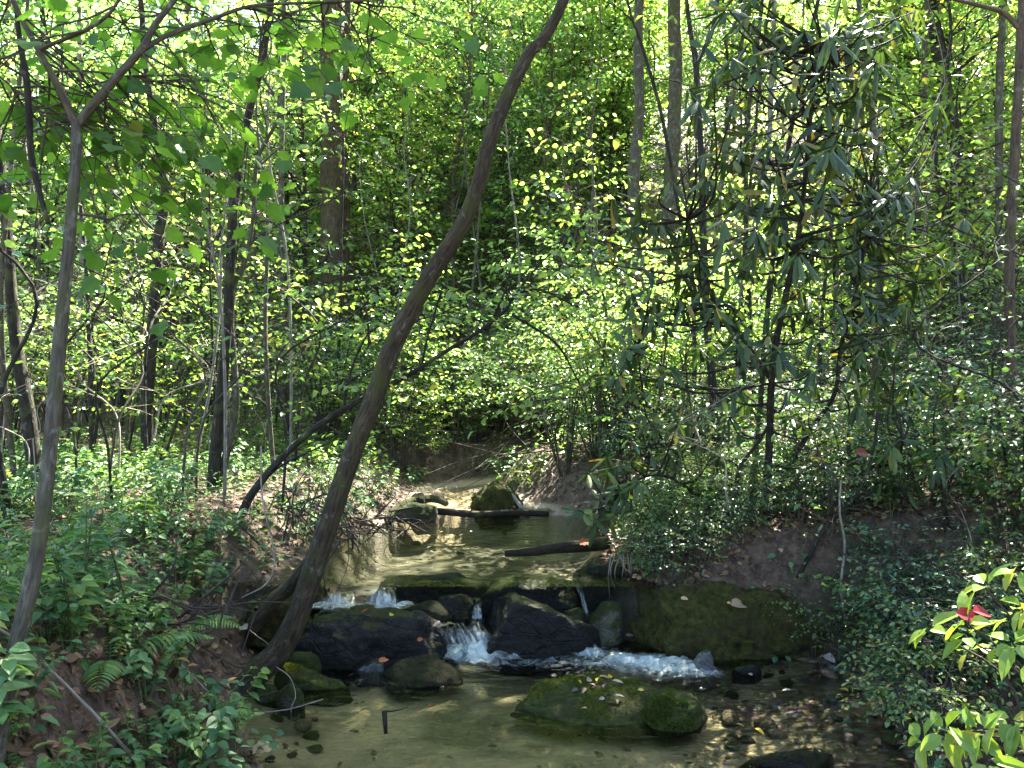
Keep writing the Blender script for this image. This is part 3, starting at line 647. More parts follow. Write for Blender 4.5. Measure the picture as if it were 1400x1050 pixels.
# the forked tree at the left
def fork_tree():
    e, path, rad = traced('forked_tree', 'slim grey tree with a high fork at the left edge', 'tree',
        [(-8, 1040, 44), (8, 950, 40), (28, 860, 38), (48, 770, 36), (60, 690, 34), (70, 600, 32), (77, 520, 31), (84, 440, 30), (93, 350, 27), (101, 260, 25), (104, 210, 23), (104, 168, 21)], 1.98, 'bark_fork', None, 2, 2.55, .58, 18, .03, 200, nl=0)
    rs = np.random.RandomState(5); g = Geo(); L = Leaves()
    br = [([(104, 172, 20), (122, 150, 18), (160, 105, 17), (195, 66, 16), (212, 34, 14), (250, -15, 12), (300, -90, 9)], 2.55, 2.65),
          ([(103, 170, 17), (86, 130, 15), (62, 85, 13), (40, 45, 12), (22, 10, 11), (0, -40, 9)], 2.55, 2.45),
          ([(195, 68, 11), (230, 48, 10), (290, 26, 9), (345, 8, 8), (420, 4, 7), (525, 0, 5)], 2.60, 2.85),
          ([(345, 10, 5), (380, 20, 5), (420, 12, 4), (480, -6, 3)], 2.75, 2.85),
          ([(52, 68, 9), (85, 55, 8), (120, 40, 8), (150, 18, 7), (170, -12, 5)], 2.50, 2.45),
          ([(75, 98, 6), (110, 97, 5), (160, 102, 4), (220, 112, 4), (285, 110, 3)], 2.52, 2.75),
          ([(30, 68, 6), (10, 78, 6), (-20, 84, 5)], 2.50, 2.45),
          ([(0, 105, 4), (30, 130, 4), (60, 158, 4), (90, 172, 4)], 2.50, 2.55),
          ([(88, 290, 4), (130, 296, 7), (150, 300, 6), (170, 293, 4), (230, 294, 3)], 2.55, 2.65)]
    paths = []
    for b, d0, d1 in br:
        B = np.array([P(q[0], q[1], d0 + (d1 - d0) * i / (len(b) - 1)) for i, q in enumerate(b)]); m = 26; bp = spline(B, m)
        r = np.interp(np.linspace(0, 1, m), np.linspace(0, 1, len(b)), np.array([q[2] for q in b]) / F * 2.55 / 2 * .62)
        gb = Geo(); gb.tube(bp, r, 9, .04, 3); gb.build('branch', M['bark_fork'], e, path[0]); paths.append(bp)
    for i in range(88):                                                # leafy side sprays
        g = Geo()
        bp = paths[rs.choice([0, 1, 2, 2, 3, 4, 4, 5, 5, 6, 7, 7, 0])]; b = bp[rs.randint(4, len(bp))]
        az = rs.rand() * 6.28; el = rs.normal(-.05, .4); d = np.array([math.cos(az) * math.cos(el), math.sin(az) * math.cos(el), math.sin(el)])
        if d[1] < -.3: d[1] *= -1
        limb(g, L, b, d, rs.uniform(.25, .7), .0045, rs, (.08, .078), .13, .08, .5, .55, True, .35, .2, 4, .06, .05); g.build('branchlet', M['bark_fork'], e, path[0])
    g = Geo()
    for i in range(70):                                                # its higher crown, above the picture
        b = np.array([rs.normal(-1.4, .9), rs.uniform(1.2, 4.2), rs.uniform(3.5, 5.6)]); az = rs.rand() * 6.28
        limb(g, L, b, np.array([math.cos(az), math.sin(az), rs.normal(0, .3)]), rs.uniform(.5, 1.1), .006, rs, (.12, .12), .2, .12, .3, .5, False)
    for b in ([paths[0][-1], P(330, -200, 2.75), P(300, -350, 2.9)], [paths[1][-1], P(-60, -160, 2.45), P(-40, -300, 2.45)]): g.tube(spline(b, 12), np.linspace(.014, .005, 12), 6)
    g.build('twigs', M['bark_fork'], e, path[0])['kind'] = 'stuff'; L.build('crown', LOBED, M['leaf_lobed'], e, path[0])
    g = Geo(); b = [(22, 10, 8), (28, 60, 10), (36, 105, 12), (40, 160, 12), (43, 215, 12), (54, 262, 11), (66, 306, 9)]
    bp = spline([P(q[0], q[1], 2.5) for q in b], 40); g.tube(bp, np.interp(np.linspace(0, 1, 40), np.linspace(0, 1, 7), [q[2] / F * 2.5 / 2 * .7 for q in b]), 10, .05, 4)
    g.build('dead_limb', M['bark_dark'], e, path[0])
fork_tree()

C = dict(twigs=False, twig_step=.3, leaf_step=.12, lsides=4)
traced('slender_tree', 'dark slender tree bowing at the far left edge', 'tree', [(58, 690, 30), (48, 640, 28), (38, 560, 26), (22, 470, 22), (14, 380, 20), (8, 300, 19), (2, 240, 18), (-10, 120, 16), (-15, 0, 15)], 5.6, 'bark_dark', 9, 31, nl=18, length=2, **C)
traced('slender_tree', 'short dark leaning trunk low at the left edge', 'tree', [(12, 730, 18), (8, 690, 18), (0, 640, 16), (-15, 560, 14), (-30, 400, 12)], 4.2, 'bark_dark', 6, 32, nl=10, length=1.2, **C)
traced('slender_tree', 'straight mottled tree standing alone on the left bank', 'tree', [(206, 652, 28), (202, 600, 24), (202, 540, 23), (209, 450, 22), (214, 380, 20), (218, 320, 20), (226, 262, 18), (216, 200, 15), (207, 140, 14), (197, 70, 12), (192, 0, 11)], 6.8, 'bark_dark', 11, 33, nl=22, length=2.2, **C)
traced('slender_tree', 'darker upright twin stem of the pair on the left bank', 'tree', [(292, 680, 20), (295, 620, 18), (303, 530, 17), (312, 430, 15), (315, 350, 15), (320, 280, 15), (331, 200, 14), (344, 140, 12), (358, 80, 11), (368, 20, 10), (372, -20, 9)], 5.9, 'bark_dark', 9, 34, wf=.88, nl=18, length=1.8, **C)
traced('slender_tree', 'paler curved twin stem of the pair on the left bank', 'tree', [(300, 682, 14), (308, 630, 13), (322, 560, 12), (320, 500, 10), (316, 440, 9), (320, 390, 9), (334, 360, 8), (346, 300, 7), (352, 220, 6), (382, 150, 5)], 5.95, 'bark_fork', 5, 35, wf=.85, nl=16, length=1.0, cstart=.5, twig_step=.16, leaf_step=.09)
traced('big_tree', 'massive brown trunk rising far behind the leaning tree', 'tree', [(440, 640, 62), (446, 560, 54), (450, 480, 48), (452, 380, 45), (453, 250, 44), (453, 120, 44), (455, 0, 46)], 12.5, 'bark_warm', 20, 36, wf=.66, sides=20, nl=40, length=4.5, cstart=.6, leaf=(.16, .12), **C)
traced('tree', 'thin trunk tight against the right of the massive one', 'tree', [(476, 600, 18), (472, 500, 16), (470, 400, 15), (474, 280, 14), (470, 150, 13), (476, 0, 12)], 12.9, 'bark_brown', 13, 37, nl=24, length=2.5, cstart=.4, lmat='leaf_sun', **C)
traced('tree', 'ivy speckled trunk right of the stream among rhododendron leaves', 'tree', [(866, 640, 30), (866, 560, 27), (868, 450, 25), (868, 350, 24), (866, 250, 24), (874, 150, 20), (872, 50, 18), (876, -20, 17)], 9.2, 'bark_fork', 15, 38, nl=64, length=3.6, cstart=.44, leaf=(.15, .11), **dict(twigs=False, twig_step=.15, leaf_step=.07, lsides=4))
traced('tree', 'tall pale barked trunk with peeling strips beside the fork', 'tree', [(902, 640, 27), (904, 520, 25), (910, 400, 24), (914, 300, 23), (920, 200, 22), (924, 90, 21), (922, 0, 20)], 11.0, 'bark_fork', 17, 39, wf=.85, nl=64, length=3.8, cstart=.44, leaf=(.16, .12), **dict(twigs=False, twig_step=.15, leaf_step=.07, lsides=4))
traced('forked_tree', 'dark slim tree forking high behind the rhododendron', 'tree', [(984, 690, 22), (980, 620, 19), (976, 540, 17), (966, 440, 15), (962, 340, 14), (960, 240, 13), (955, 160, 12), (951, 85, 12), (945, 50, 9), (939, 0, 8), (936, -60, 7)], 6.3, 'bark_dark', 10, 40, nl=44, length=2.8, cstart=.52, extra=[([(952, 88, 10), (966, 60, 8), (976, 36, 8), (981, 0, 7), (986, -60, 6)], 6.3), ([(966, 440, 8), (950, 395, 7), (944, 350, 6), (940, 290, 5), (930, 230, 4)], 6.3)], **C)
traced('slender_tree', 'brown straight trunk running up the right edge', 'tree', [(1398, 660, 30), (1396, 620, 27), (1388, 560, 22), (1382, 480, 19), (1380, 400, 19), (1382, 300, 18), (1388, 200, 18), (1393, 110, 17), (1396, 40, 16), (1398, -30, 15)], 5.2, 'bark_brown', 10, 41, nl=26, length=2.4, cstart=.6, extra=[([(1394, 40, 10), (1372, 18, 9), (1340, 8, 8), (1300, -2, 6)], 5.2)], **C)
traced('tree', 'grey trunk in the upper right background', 'tree', [(1256, 560, 14), (1252, 450, 13), (1254, 300, 12), (1262, 150, 12), (1268, 0, 11)], 11.5, 'bark_fork', 14, 42, nl=28, length=3, cstart=.55, leaf=(.15, .11), **C)
traced('tree', 'slim grey trunk just left of the right edge trunk', 'tree', [(1364, 560, 16), (1362, 450, 15), (1366, 300, 14), (1366, 150, 14), (1372, 0, 13)], 8.5, 'bark_fork', 13, 43, nl=28, length=3, cstart=.6, leaf=(.14, .1), **C)
traced('slender_tree', 'sunlit whitish thin trunk behind the rhododendron top', 'tree', [(1048, 560, 12), (1052, 400, 11), (1050, 250, 10), (1054, 120, 9), (1058, 0, 9)], 10.5, 'bark_pale', 12, 44, nl=20, length=2, cstart=.6, lmat='leaf_sun', **C)
traced('slender_tree', 'dark thin stem left of the whitish trunk', 'tree', [(1030, 600, 10), (1026, 450, 9), (1020, 300, 8), (1024, 150, 8), (1042, 0, 7)], 7.4, 'bark_dark', 9, 45, nl=16, length=1.6, cstart=.5, lmat='leaf_sun', **C)
traced('slender_tree', 'thin dark stem slanting across the pale trunk', 'tree', [(948, 420, 8), (930, 300, 7), (905, 160, 7), (880, 70, 6), (858, 0, 5)], 7.0, 'bark_dark', 7, 46, nl=12, length=1.3, cstart=.4, lmat='leaf_sun', flare=1, **C)
traced('slender_tree', 'pale thin trunk half hidden behind the mottled left tree', 'tree', [(112, 620, 12), (108, 500, 11), (112, 350, 10), (110, 200, 10), (108, 0, 9)], 9.5, 'bark_pale', 11, 47, nl=20, length=2, cstart=.4, lmat='leaf_sun', **C)
traced('slender_tree', 'straight grey stem between the twin stems and massive trunk', 'tree', [(388, 560, 12), (386, 430, 12), (384, 300, 11), (386, 150, 10), (388, 0, 9)], 10.0, 'bark_fork', 12, 48, nl=20, length=2, cstart=.5, lmat='leaf_sun', **C)

# the low leaning sapling with arching limbs behind the big leaning tree
def arching():
    e = empty('leaning_sapling', 'low mossy sapling arching right behind the thick leaning tree', 'tree', P(338, 690, 5.0)); rs = np.random.RandomState(8); g = Geo(); L = Leaves()
    main = spline([P(330, 705, 5.0), P(345, 675, 5.0), P(380, 632, 5.0), P(425, 590, 4.95), P(470, 560, 4.9), P(520, 532, 4.85), P(560, 512, 4.8), P(610, 480, 4.8), P(655, 453, 4.8), P(690, 425, 4.8), P(708, 402, 4.85), P(740, 397, 4.9), P(790, 420, 4.95)], 80)
    g.tube(main, np.linspace(.027, .005, 80), 10, .06, 3)
    subs = [[P(470, 562, 4.9), P(475, 525, 4.9), P(495, 470, 4.9), P(520, 445, 4.9), P(560, 440, 4.9), P(620, 427, 4.9), P(660, 440, 4.9)], [P(475, 522, 4.9), P(510, 505, 4.85), P(545, 500, 4.8), P(580, 515, 4.8)],
            [P(668, 447, 4.8), P(690, 400, 4.8), P(700, 360, 4.8), P(720, 290, 4.8)], [P(575, 508, 4.8), P(585, 460, 4.8), P(600, 410, 4.8), P(610, 370, 4.8)], [P(700, 410, 4.8), P(730, 370, 4.9), P(770, 330, 4.9)],
            [P(505, 470, 4.9), P(500, 420, 4.9), P(480, 360, 4.9)], [P(345, 680, 5.05), P(380, 640, 5.1), P(440, 610, 5.15), P(490, 585, 5.2)], [P(700, 430, 4.8), P(760, 470, 4.9), P(790, 520, 5.0), P(830, 590, 5.0)]]
    S = [main]
    for s in subs: q = spline(s, 24); g.tube(q, np.linspace(.010, .0025, 24), 6, .05, 4); S.append(q)
    for i in range(60):
        q = S[rs.randint(0, len(S))]; b = q[rs.randint(len(q) // 2, len(q))]; az = rs.rand() * 6.28
        limb(g, L, b, np.array([math.cos(az), math.sin(az), rs.uniform(-.3, .5)]), rs.uniform(.3, .7), .004, rs, (.065, .04), .13, .055, .2, .5)
    g.build('trunk', M['bark_dark'], e, np.array(e.location)); L.build('crown', SIMPLE, M['leaf_sun'], e, np.array(e.location))
arching()

# ------------------------------------------------------------------ woodland plants built once and set out by copies
def make_tree(name, seed, h, r, leaf, nl, length, start, mat, lmat, label='', tmpl=SIMPLE, bend=.25, **kw):
    rs = np.random.RandomState(seed); e = empty(name, label, 'tree')
    W = np.array([[0, 0, -.3]] + [[rs.normal(0, bend * q), rs.normal(0, bend * q), h * q] for q in (.2, .4, .6, .8, 1.0)]); n = int(20 + h * 5); path = spline(W, n); rad = r * (1.12 - np.linspace(0, 1, n)) ** .8
    g = Geo(); L = Leaves(); g.tube(path, rad, 9 if r > .03 else 6, .03, seed); crown(g, L, path, rad, rs, start, nl, length, leaf, **kw)
    g.build('trunk', M[mat], e); L.build('crown', tmpl, M[lmat], e); return Stamp(e)
def make_shrub(name, seed, h, leaf, ns, lmat, label='', spread=.6, tmpl=SIMPLE, step=.05, cat='shrub', stem='twig', nl=5, twig_step=.12):
    rs = np.random.RandomState(seed); e = empty(name, label, cat); g = Geo(); L = Leaves()
    for k in range(ns):
        az = k * 2.4 + rs.rand(); out = spread * rs.uniform(.3, 1); tip = np.array([math.cos(az) * out, math.sin(az) * out, h * rs.uniform(.6, 1.05)]); mid = tip * .5 + np.array([0, 0, .12 * h])
        q = spline([np.array([math.cos(az) * .03, math.sin(az) * .03, -.08]), mid, tip], 10); g.tube(q, np.linspace(.004 + .006 * h, .0015, 10), 5, 0, 0, False)
        for i in range(nl):
            b = q[rs.randint(3, 10)]; a2 = az + rs.normal(0, 1.1); d = np.array([math.cos(a2), math.sin(a2), rs.uniform(-.1, .7)])
            limb(g, L, b, d, h * rs.uniform(.25, .5), .003, rs, leaf, twig_step, step, .25, .55, True, .4, .1, 3, .05, .01)
    g.build('stems', M[stem], e); L.build('foliage', tmpl, M[lmat], e); return Stamp(e)

rs = np.random.RandomState(101)
under = [make_tree('understory_tree', 200 + k, h, r, lf, nl, ln, st, bk, lm, twig_step=.14, leaf_step=.06, twigs=(k < 3), tmpl=(SIMPLE, LANCE, LOBED, SIMPLE, OVATE)[k]) for k, (h, r, lf, nl, ln, st, bk, lm) in enumerate([
    (7.0, .035, (.105, .07), 50, 2.1, .12, 'bark_dark', 'leaf_sun'), (5.5, .03, (.095, .062), 46, 1.8, .12, 'bark_fork', 'leaf_sun'), (8.5, .045, (.115, .08), 50, 2.4, .16, 'bark_dark', 'leaf_mid'),
    (6.2, .03, (.085, .055), 52, 1.9, .1, 'bark_dark', 'leaf_sun'), (9.5, .05, (.12, .085), 52, 2.5, .2, 'bark_brown', 'leaf_sun')])]
lush = [make_tree('understory_tree', 220 + k, h, r, lf, 56, ln, st, bk, lm, twig_step=.22, leaf_step=.10, twigs=False, lsides=4, tmpl=(SIMPLE, LOBED, OVATE)[k]) for k, (h, r, lf, ln, st, bk, lm) in enumerate([
    (8.5, .05, (.17, .125), 2.6, .08, 'bark_dark', 'leaf_sun'), (10.5, .06, (.19, .14), 3.0, .12, 'bark_brown', 'leaf_sun'), (7.0, .04, (.15, .11), 2.4, .06, 'bark_fork', 'leaf_mid')])]
canopy = [make_tree('canopy_tree', 230 + k, h, r, (.17, .13), 46, 3.8, st, bk, 'leaf_mid', twig_step=.36, leaf_step=.14, twigs=False, lsides=4, bend=.4) for k, (h, r, st, bk) in enumerate([(17, .17, .35, 'bark_brown'), (15, .13, .3, 'bark_dark'), (19, .2, .4, 'bark_fork')])]
sapl = [make_tree('sapling', 250 + k, h, r, lf, nl, ln, st, bk, lm, twig_step=.14, leaf_step=.07, bend=.18) for k, (h, r, lf, nl, ln, st, bk, lm) in enumerate([
    (3.0, .014, (.085, .055), 22, .8, .15, 'bark_dark', 'leaf_sun'), (2.3, .011, (.08, .05), 18, .7, .15, 'twig', 'leaf_mid'), (4.0, .018, (.09, .06), 24, 1.0, .25, 'bark_fork', 'leaf_sun')])]
bare = [make_tree('bare_sapling', 270 + k, h, r, (.08, .055), 8, .7, .6, bk, 'leaf_sun', twig_step=.2, leaf_step=.1, bend=.22) for k, (h, r, bk) in enumerate([(6, .02, 'bark_dark'), (7.5, .028, 'bark_fork'), (5, .016, 'bark_pale')])]
shrub = [make_shrub('bush', 300 + k, h, lf, ns, lm, spread=sp) for k, (h, lf, ns, lm, sp) in enumerate([(1.3, (.06, .035), 8, 'leaf_sun', .7), (1.0, (.05, .03), 8, 'leaf_mid', .6), (1.7, (.075, .045), 8, 'leaf_sun', .8)])]

def free(x, y): return outside(x, y) > .35
TAKEN = []
def scatter(n, fx, fy, mind, rs, ok=free):
    out = []; tries = 0
    while len(out) < n and tries < n * 60:
        tries += 1; y = fy(rs); x = fx(rs, y)
        if not ok(x, y) or any((x - a) ** 2 + (y - b) ** 2 < mind ** 2 for a, b in out): continue
        out.append((x, y))
    return out
side = lambda x, y: 'left of the stream' if x < np.interp(y, _EY, _XL) else 'right of the stream'
fan = lambda k: (lambda r, y: r.uniform(-k, k) * y)
for i, (x, y) in enumerate(scatter(130, fan(.85), lambda r: 8.8 + 24 * r.rand() ** 1.1, .9, rs)):
    if (y < 16.5 and x < .8 and i % 2) or (8 < y < 18 and abs(x - .45 * (y - 9)) < 1.8) or (y < 12.5 and min(abs(x / y - v) for v in (-.236, .158, .203)) < .035): continue
    q = 'near' if y < 14 else 'deep'
    under[i % 5].place(x, y, h1(x, y), rs.rand() * 6.3, rs.uniform(.8, 1.2), 'layered leafy understory tree %s %s in the sunlit woods' % ('growing' if q == 'near' else 'far back', side(x, y)), 'understory trees %s' % side(x, y))
for i, (x, y) in enumerate(scatter(24, lambda r, y: r.uniform(-.30, .17) * y, lambda r: r.uniform(10.2, 19), .9, rs)):
    if y < 15 and abs(x + .6 - .45 * (y - 7.6)) < 1.3: continue
    under[(2, 4, 0)[i % 3]].place(x, y, h1(x, y), rs.rand() * 6.3, rs.uniform(.65, 1.0), 'layered maple like tree with sunlit sprays behind the stream head', 'sunlit trees behind the stream head')
for i, (x, y) in enumerate(scatter(56, fan(.78), lambda r: r.uniform(14.5, 32), 1.6, rs)):
    if y < 19.5 and abs(x - .45 * (y - 9)) < 2.8: continue
    lush[i % 3].place(x, y, h1(x, y), rs.rand() * 6.3, rs.uniform(.8, 1.25), 'broad leafy tree clothing the slope %s' % side(x, y), 'leafy trees clothing the slope')
for i, (x, y) in enumerate(scatter(26, lambda r, y: r.uniform(-.26, .14) * y, lambda r: r.uniform(18.5, 30), 1.3, rs)):
    lush[i % 3].place(x, y, h1(x, y), rs.rand() * 6.3, rs.uniform(.55, .95), 'broad leafy tree clothing the slope behind the stream head', 'leafy trees behind the stream head')
for i, (x, y) in enumerate(scatter(17, fan(.9), lambda r: r.uniform(26, 50), 3.5, rs)):
    canopy[i % 3].place(x, y, h1(x, y), rs.rand() * 6.3, rs.uniform(.85, 1.2), 'tall forest tree on the slope %s' % side(x, y), 'forest trees on the slope')
for i, (x, y) in enumerate([(7.5, 10.2), (7.2, 12.6), (8.4, 9.2), (6.0, 8.0), (10.5, 12.0)]):
    canopy[i % 3].place(x, y, h1(x, y), rs.rand() * 6.3, rs.uniform(.85, 1.0), 'tall forest tree shading the stream from the right bank', 'shade trees of the right bank')
for i, (x, y) in enumerate(scatter(44, fan(.75), lambda r: 6.8 + 9 * r.rand(), .7, rs, lambda x, y: outside(x, y) > .6 and not (y < 12.5 and abs(x / y + .236) < .04))):
    sapl[i % 3].place(x, y, h1(x, y), rs.rand() * 6.3, rs.uniform(.75, 1.15), 'thin leafy sapling in the undergrowth %s' % side(x, y), 'saplings %s' % side(x, y), (rs.normal(0, .06), rs.normal(0, .06)))
for i, (x, y) in enumerate(scatter(60, fan(.72), lambda r: 5.4 + 12 * r.rand() ** 1.3, .5, rs, lambda x, y: outside(x, y) > .7)):
    bare[i % 3].place(x, y, h1(x, y), rs.rand() * 6.3, rs.uniform(.7, 1.15), 'thin nearly bare stem rising %s' % side(x, y), 'thin bare stems %s' % side(x, y), (rs.normal(0, .09), rs.normal(0, .09)))
for i, (x, y) in enumerate([(x, y) for x, y in scatter(150, fan(.78), lambda r: 7.2 + 12 * r.rand() ** 1.3, .45, rs)] + scatter(46, lambda r, y: r.uniform(-2.4, 3.2), lambda r: r.uniform(7.6, 11), .3, rs, lambda x, y: outside(x, y) > .12)):
    shrub[i % 3].place(x, y, h1(x, y), rs.rand() * 6.3, rs.uniform(.6, 1.15), 'light green bush in the undergrowth %s' % side(x, y), 'bushes %s' % side(x, y))

for i, (x, y) in enumerate(scatter(44, lambda r, y: r.uniform(-2.2, 1.6), lambda r: r.uniform(8.3, 11.0), .22, rs, lambda x, y: outside(x, y) > .04)):
    shrub[i % 3].place(x, y, h1(x, y), rs.rand() * 6.3, rs.uniform(.3, .6), 'knee high bush crowding the head of the stream', 'low bushes at the stream head')

# ------------------------------------------------------------------ rhododendrons of the right bank
def whorl(L, tip, axis_, rs, n, ln, wd, droop):
    a = norm(axis_); u = norm(np.cross(a, [.3, .2, .9])); v = np.cross(a, u); th = np.arange(n) * 6.283 / n + rs.rand() * 6 + rs.normal(0, .2, n)
    rad = np.cos(th)[:, None] * u + np.sin(th)[:, None] * v
    d = rad + a * rs.uniform(.0, .5, (n, 1)) + np.array([0, 0, -1.0]) * (droop + rs.normal(0, .45, (n, 1))) + rs.normal(0, .25, (n, 3))
    L.add(tip + norm(rad) * .012, d, a + np.array([0, 0, .6]) + rs.normal(0, .35, (n, 3)), ln * rs.uniform(.5, 1.2, n), wd * rs.uniform(.8, 1.15, n))
def rhododendron(label, stems, blobs, seed, dz):
    rs = np.random.RandomState(seed); S = [spline([P(*q) for q in s], 30) for s, _ in stems]; base = S[0][0].copy()
    e = empty('rhododendron', label, 'shrub', base); g = Geo(); L = Leaves()
    for (s, w), q in zip(stems, S): g.tube(q, np.linspace(w, w * .35, 30), 9, .05, seed)
    A = np.vstack(S)
    for (px, py, rx, ry, d0, d1, n) in blobs:
        for k in range(n):
            rr = math.sqrt(rs.rand()); th = rs.rand() * 6.283; tip = P(px + rx * rr * math.cos(th), py + ry * rr * math.sin(th), rs.uniform(d0, d1))
            w = np.linalg.norm((A - tip) * np.array([1, 1, 1.0]), axis=1) + 1.2 * np.maximum(0, A[:, 2] - tip[2] + .05); b = A[np.argmin(w)]
            mid = (b + tip) / 2 + np.array([0, 0, -.10 * np.linalg.norm(tip - b)]) + rs.normal(0, .04, 3)
            q = spline([b, mid, tip], 10); g.tube(q, np.linspace(.008, .0035, 10), 5, 0, 0, False)
            whorl(L, tip, norm(tip - mid) + np.array([0, 0, .4]), rs, rs.randint(3, 10), rs.uniform(.10, .17), .030, rs.uniform(-.1, 1.6))
            if rs.rand() < .5: whorl(L, q[6], norm(tip - b), rs, rs.randint(2, 6), .13, .029, rs.uniform(.2, 1.4))
    g.build('stems', M['bark_dark'], e, base); L.build('foliage', STRAP, M['leaf_rhodo'], e, base); return e
rhododendron('big dark rhododendron with long leathery leaves filling the right side',
    [([(1046, 790, 4.75), (1048, 700, 4.7), (1052, 600, 4.6), (1056, 500, 4.5), (1075, 400, 4.4), (1092, 320, 4.3), (1102, 230, 4.2), (1110, 140, 4.2), (1118, 60, 4.2)], .026),
     ([(1052, 785, 4.75), (1058, 690, 4.8), (1100, 600, 4.8), (1140, 540, 4.7), (1150, 470, 4.6), (1175, 380, 4.5), (1190, 280, 4.5)], .02),
     ([(1040, 785, 4.75), (1010, 690, 4.7), (1012, 640, 4.65), (1040, 600, 4.6), (1060, 560, 4.6)], .018),
     ([(1055, 520, 4.55), (1020, 470, 4.5), (980, 420, 4.4), (960, 360, 4.3), (940, 300, 4.3)], .016)],
    [(1090, 110, 150, 125, 3.5, 5.2, 58), (1130, 25, 150, 60, 3.6, 5.0, 24), (1200, 150, 110, 130, 3.8, 5.4, 26), (1240, 330, 90, 120, 4.0, 5.4, 14), (880, 330, 80, 90, 4.0, 5.0, 8), (1110, 270, 150, 100, 3.6, 5.0, 48), (1000, 290, 110, 90, 3.9, 5.0, 24), (1050, 400, 190, 90, 4.0, 5.1, 42), (1190, 320, 110, 90, 4.2, 5.2, 16), (950, 470, 110, 80, 4.0, 4.8, 16), (1060, 520, 130, 80, 4.0, 5.0, 16), (1200, 440, 120, 60, 4.2, 5.2, 14), (1080, 600, 120, 50, 4.3, 5.2, 12)], 61, 0)
rhododendron('rhododendron branches drooping over the upper pool from the right',
    [([(1000, 770, 5.1), (970, 700, 5.0), (930, 660, 4.95), (890, 650, 4.9), (850, 670, 4.85)], .014), ([(1000, 765, 5.1), (940, 640, 5.1), (905, 600, 5.1), (880, 540, 5.0), (872, 470, 4.7)], .013)],
    [(852, 650, 55, 35, 4.5, 5.0, 11), (815, 700, 36, 18, 4.5, 4.9, 7), (930, 620, 50, 20, 4.7, 5.1, 6), (880, 425, 30, 30, 4.2, 4.6, 4), (885, 500, 50, 40, 4.4, 4.9, 5), (905, 560, 50, 30, 4.6, 5.0, 4)], 62, 0)
rhododendron('small rhododendron with pale shining leaves on the right slope',
    [([(1290, 800, 4.3), (1270, 720, 4.3), (1230, 660, 4.25), (1235, 600, 4.2)], .012), ([(1285, 790, 4.3), (1292, 700, 4.2), (1292, 620, 4.1)], .010)],
    [(1292, 618, 12, 10, 4.0, 4.1, 2), (1230, 640, 40, 30, 4.0, 4.4, 4), (1250, 530, 60, 40, 4.3, 4.7, 6), (1330, 640, 30, 25, 4.1, 4.4, 3)], 63, 0)

# ------------------------------------------------------------------ right bank thicket
small = [make_shrub('low_shrub', 320 + k, h, lf, ns, lm, spread=sp, step=.032, nl=6, twig_step=.07) for k, (h, lf, ns, lm, sp) in enumerate([(.55, (.038, .022), 8, 'leaf_bank', .4), (.7, (.045, .025), 8, 'leaf_bank', .45), (.45, (.05, .03), 7, 'leaf_herb', .35)])]
for i, (x, y) in enumerate(scatter(62, lambda r, y: r.uniform(.9, .72 * y + .4), lambda r: 3.1 + 4.4 * r.rand(), .24, rs, lambda x, y: outside(x, y) > .22 and not (y < 4.9 and x < 2.0 and y > 4.1))):
    small[i % 3].place(x, y, h1(x, y), rs.rand() * 6.3, rs.uniform(.7, 1.2), 'low small leaved shrub in the thicket on the right bank', 'thicket shrubs on the right bank')

wand = [make_tree('bare_wand', 280 + k, h, r, (.05, .03), 9, .45, .35, bk, 'leaf_bank', twig_step=.16, leaf_step=.07, bend=.3, tw=.3) for k, (h, r, bk) in enumerate([(1.6, .006, 'twig'), (2.2, .009, 'bark_dark'), (1.1, .005, 'twig_pale')])]
for i, (x, y) in enumerate(scatter(46, lambda r, y: r.uniform(1.2, .72 * y), lambda r: 3.6 + 4 * r.rand(), .28, rs, lambda x, y: outside(x, y) > .25)):
    wand[i % 3].place(x, y, h1(x, y), rs.rand() * 6.3, rs.uniform(.6, 1.15), 'slender nearly bare wand in the right bank thicket', 'bare wands on the right bank', (rs.normal(0, .2), rs.normal(0, .2)))
for i, (x, y) in enumerate(scatter(34, lambda r, y: r.uniform(-.72 * y, -1.6), lambda r: 4.6 + 4 * r.rand(), .3, rs)):
    wand[i % 3].place(x, y, h1(x, y), rs.rand() * 6.3, rs.uniform(.8, 1.7), 'slender nearly bare wand among the left bank trees', 'bare wands on the left bank', (rs.normal(0, .15), rs.normal(0, .15)))
for i, (x, y) in enumerate(scatter(13, lambda r, y: np.interp(y, _RY, _XR) + r.uniform(.05, .75), lambda r: r.uniform(2.9, 4.3), .16, rs, lambda x, y: outside(x, y) > .05)):
    small[i % 3].place(x, y, h1(x, y), rs.rand() * 6.3, rs.uniform(.35, .75), 'low leafy shrub leaning over the right edge of the riffle', 'edge shrubs of the right bank')

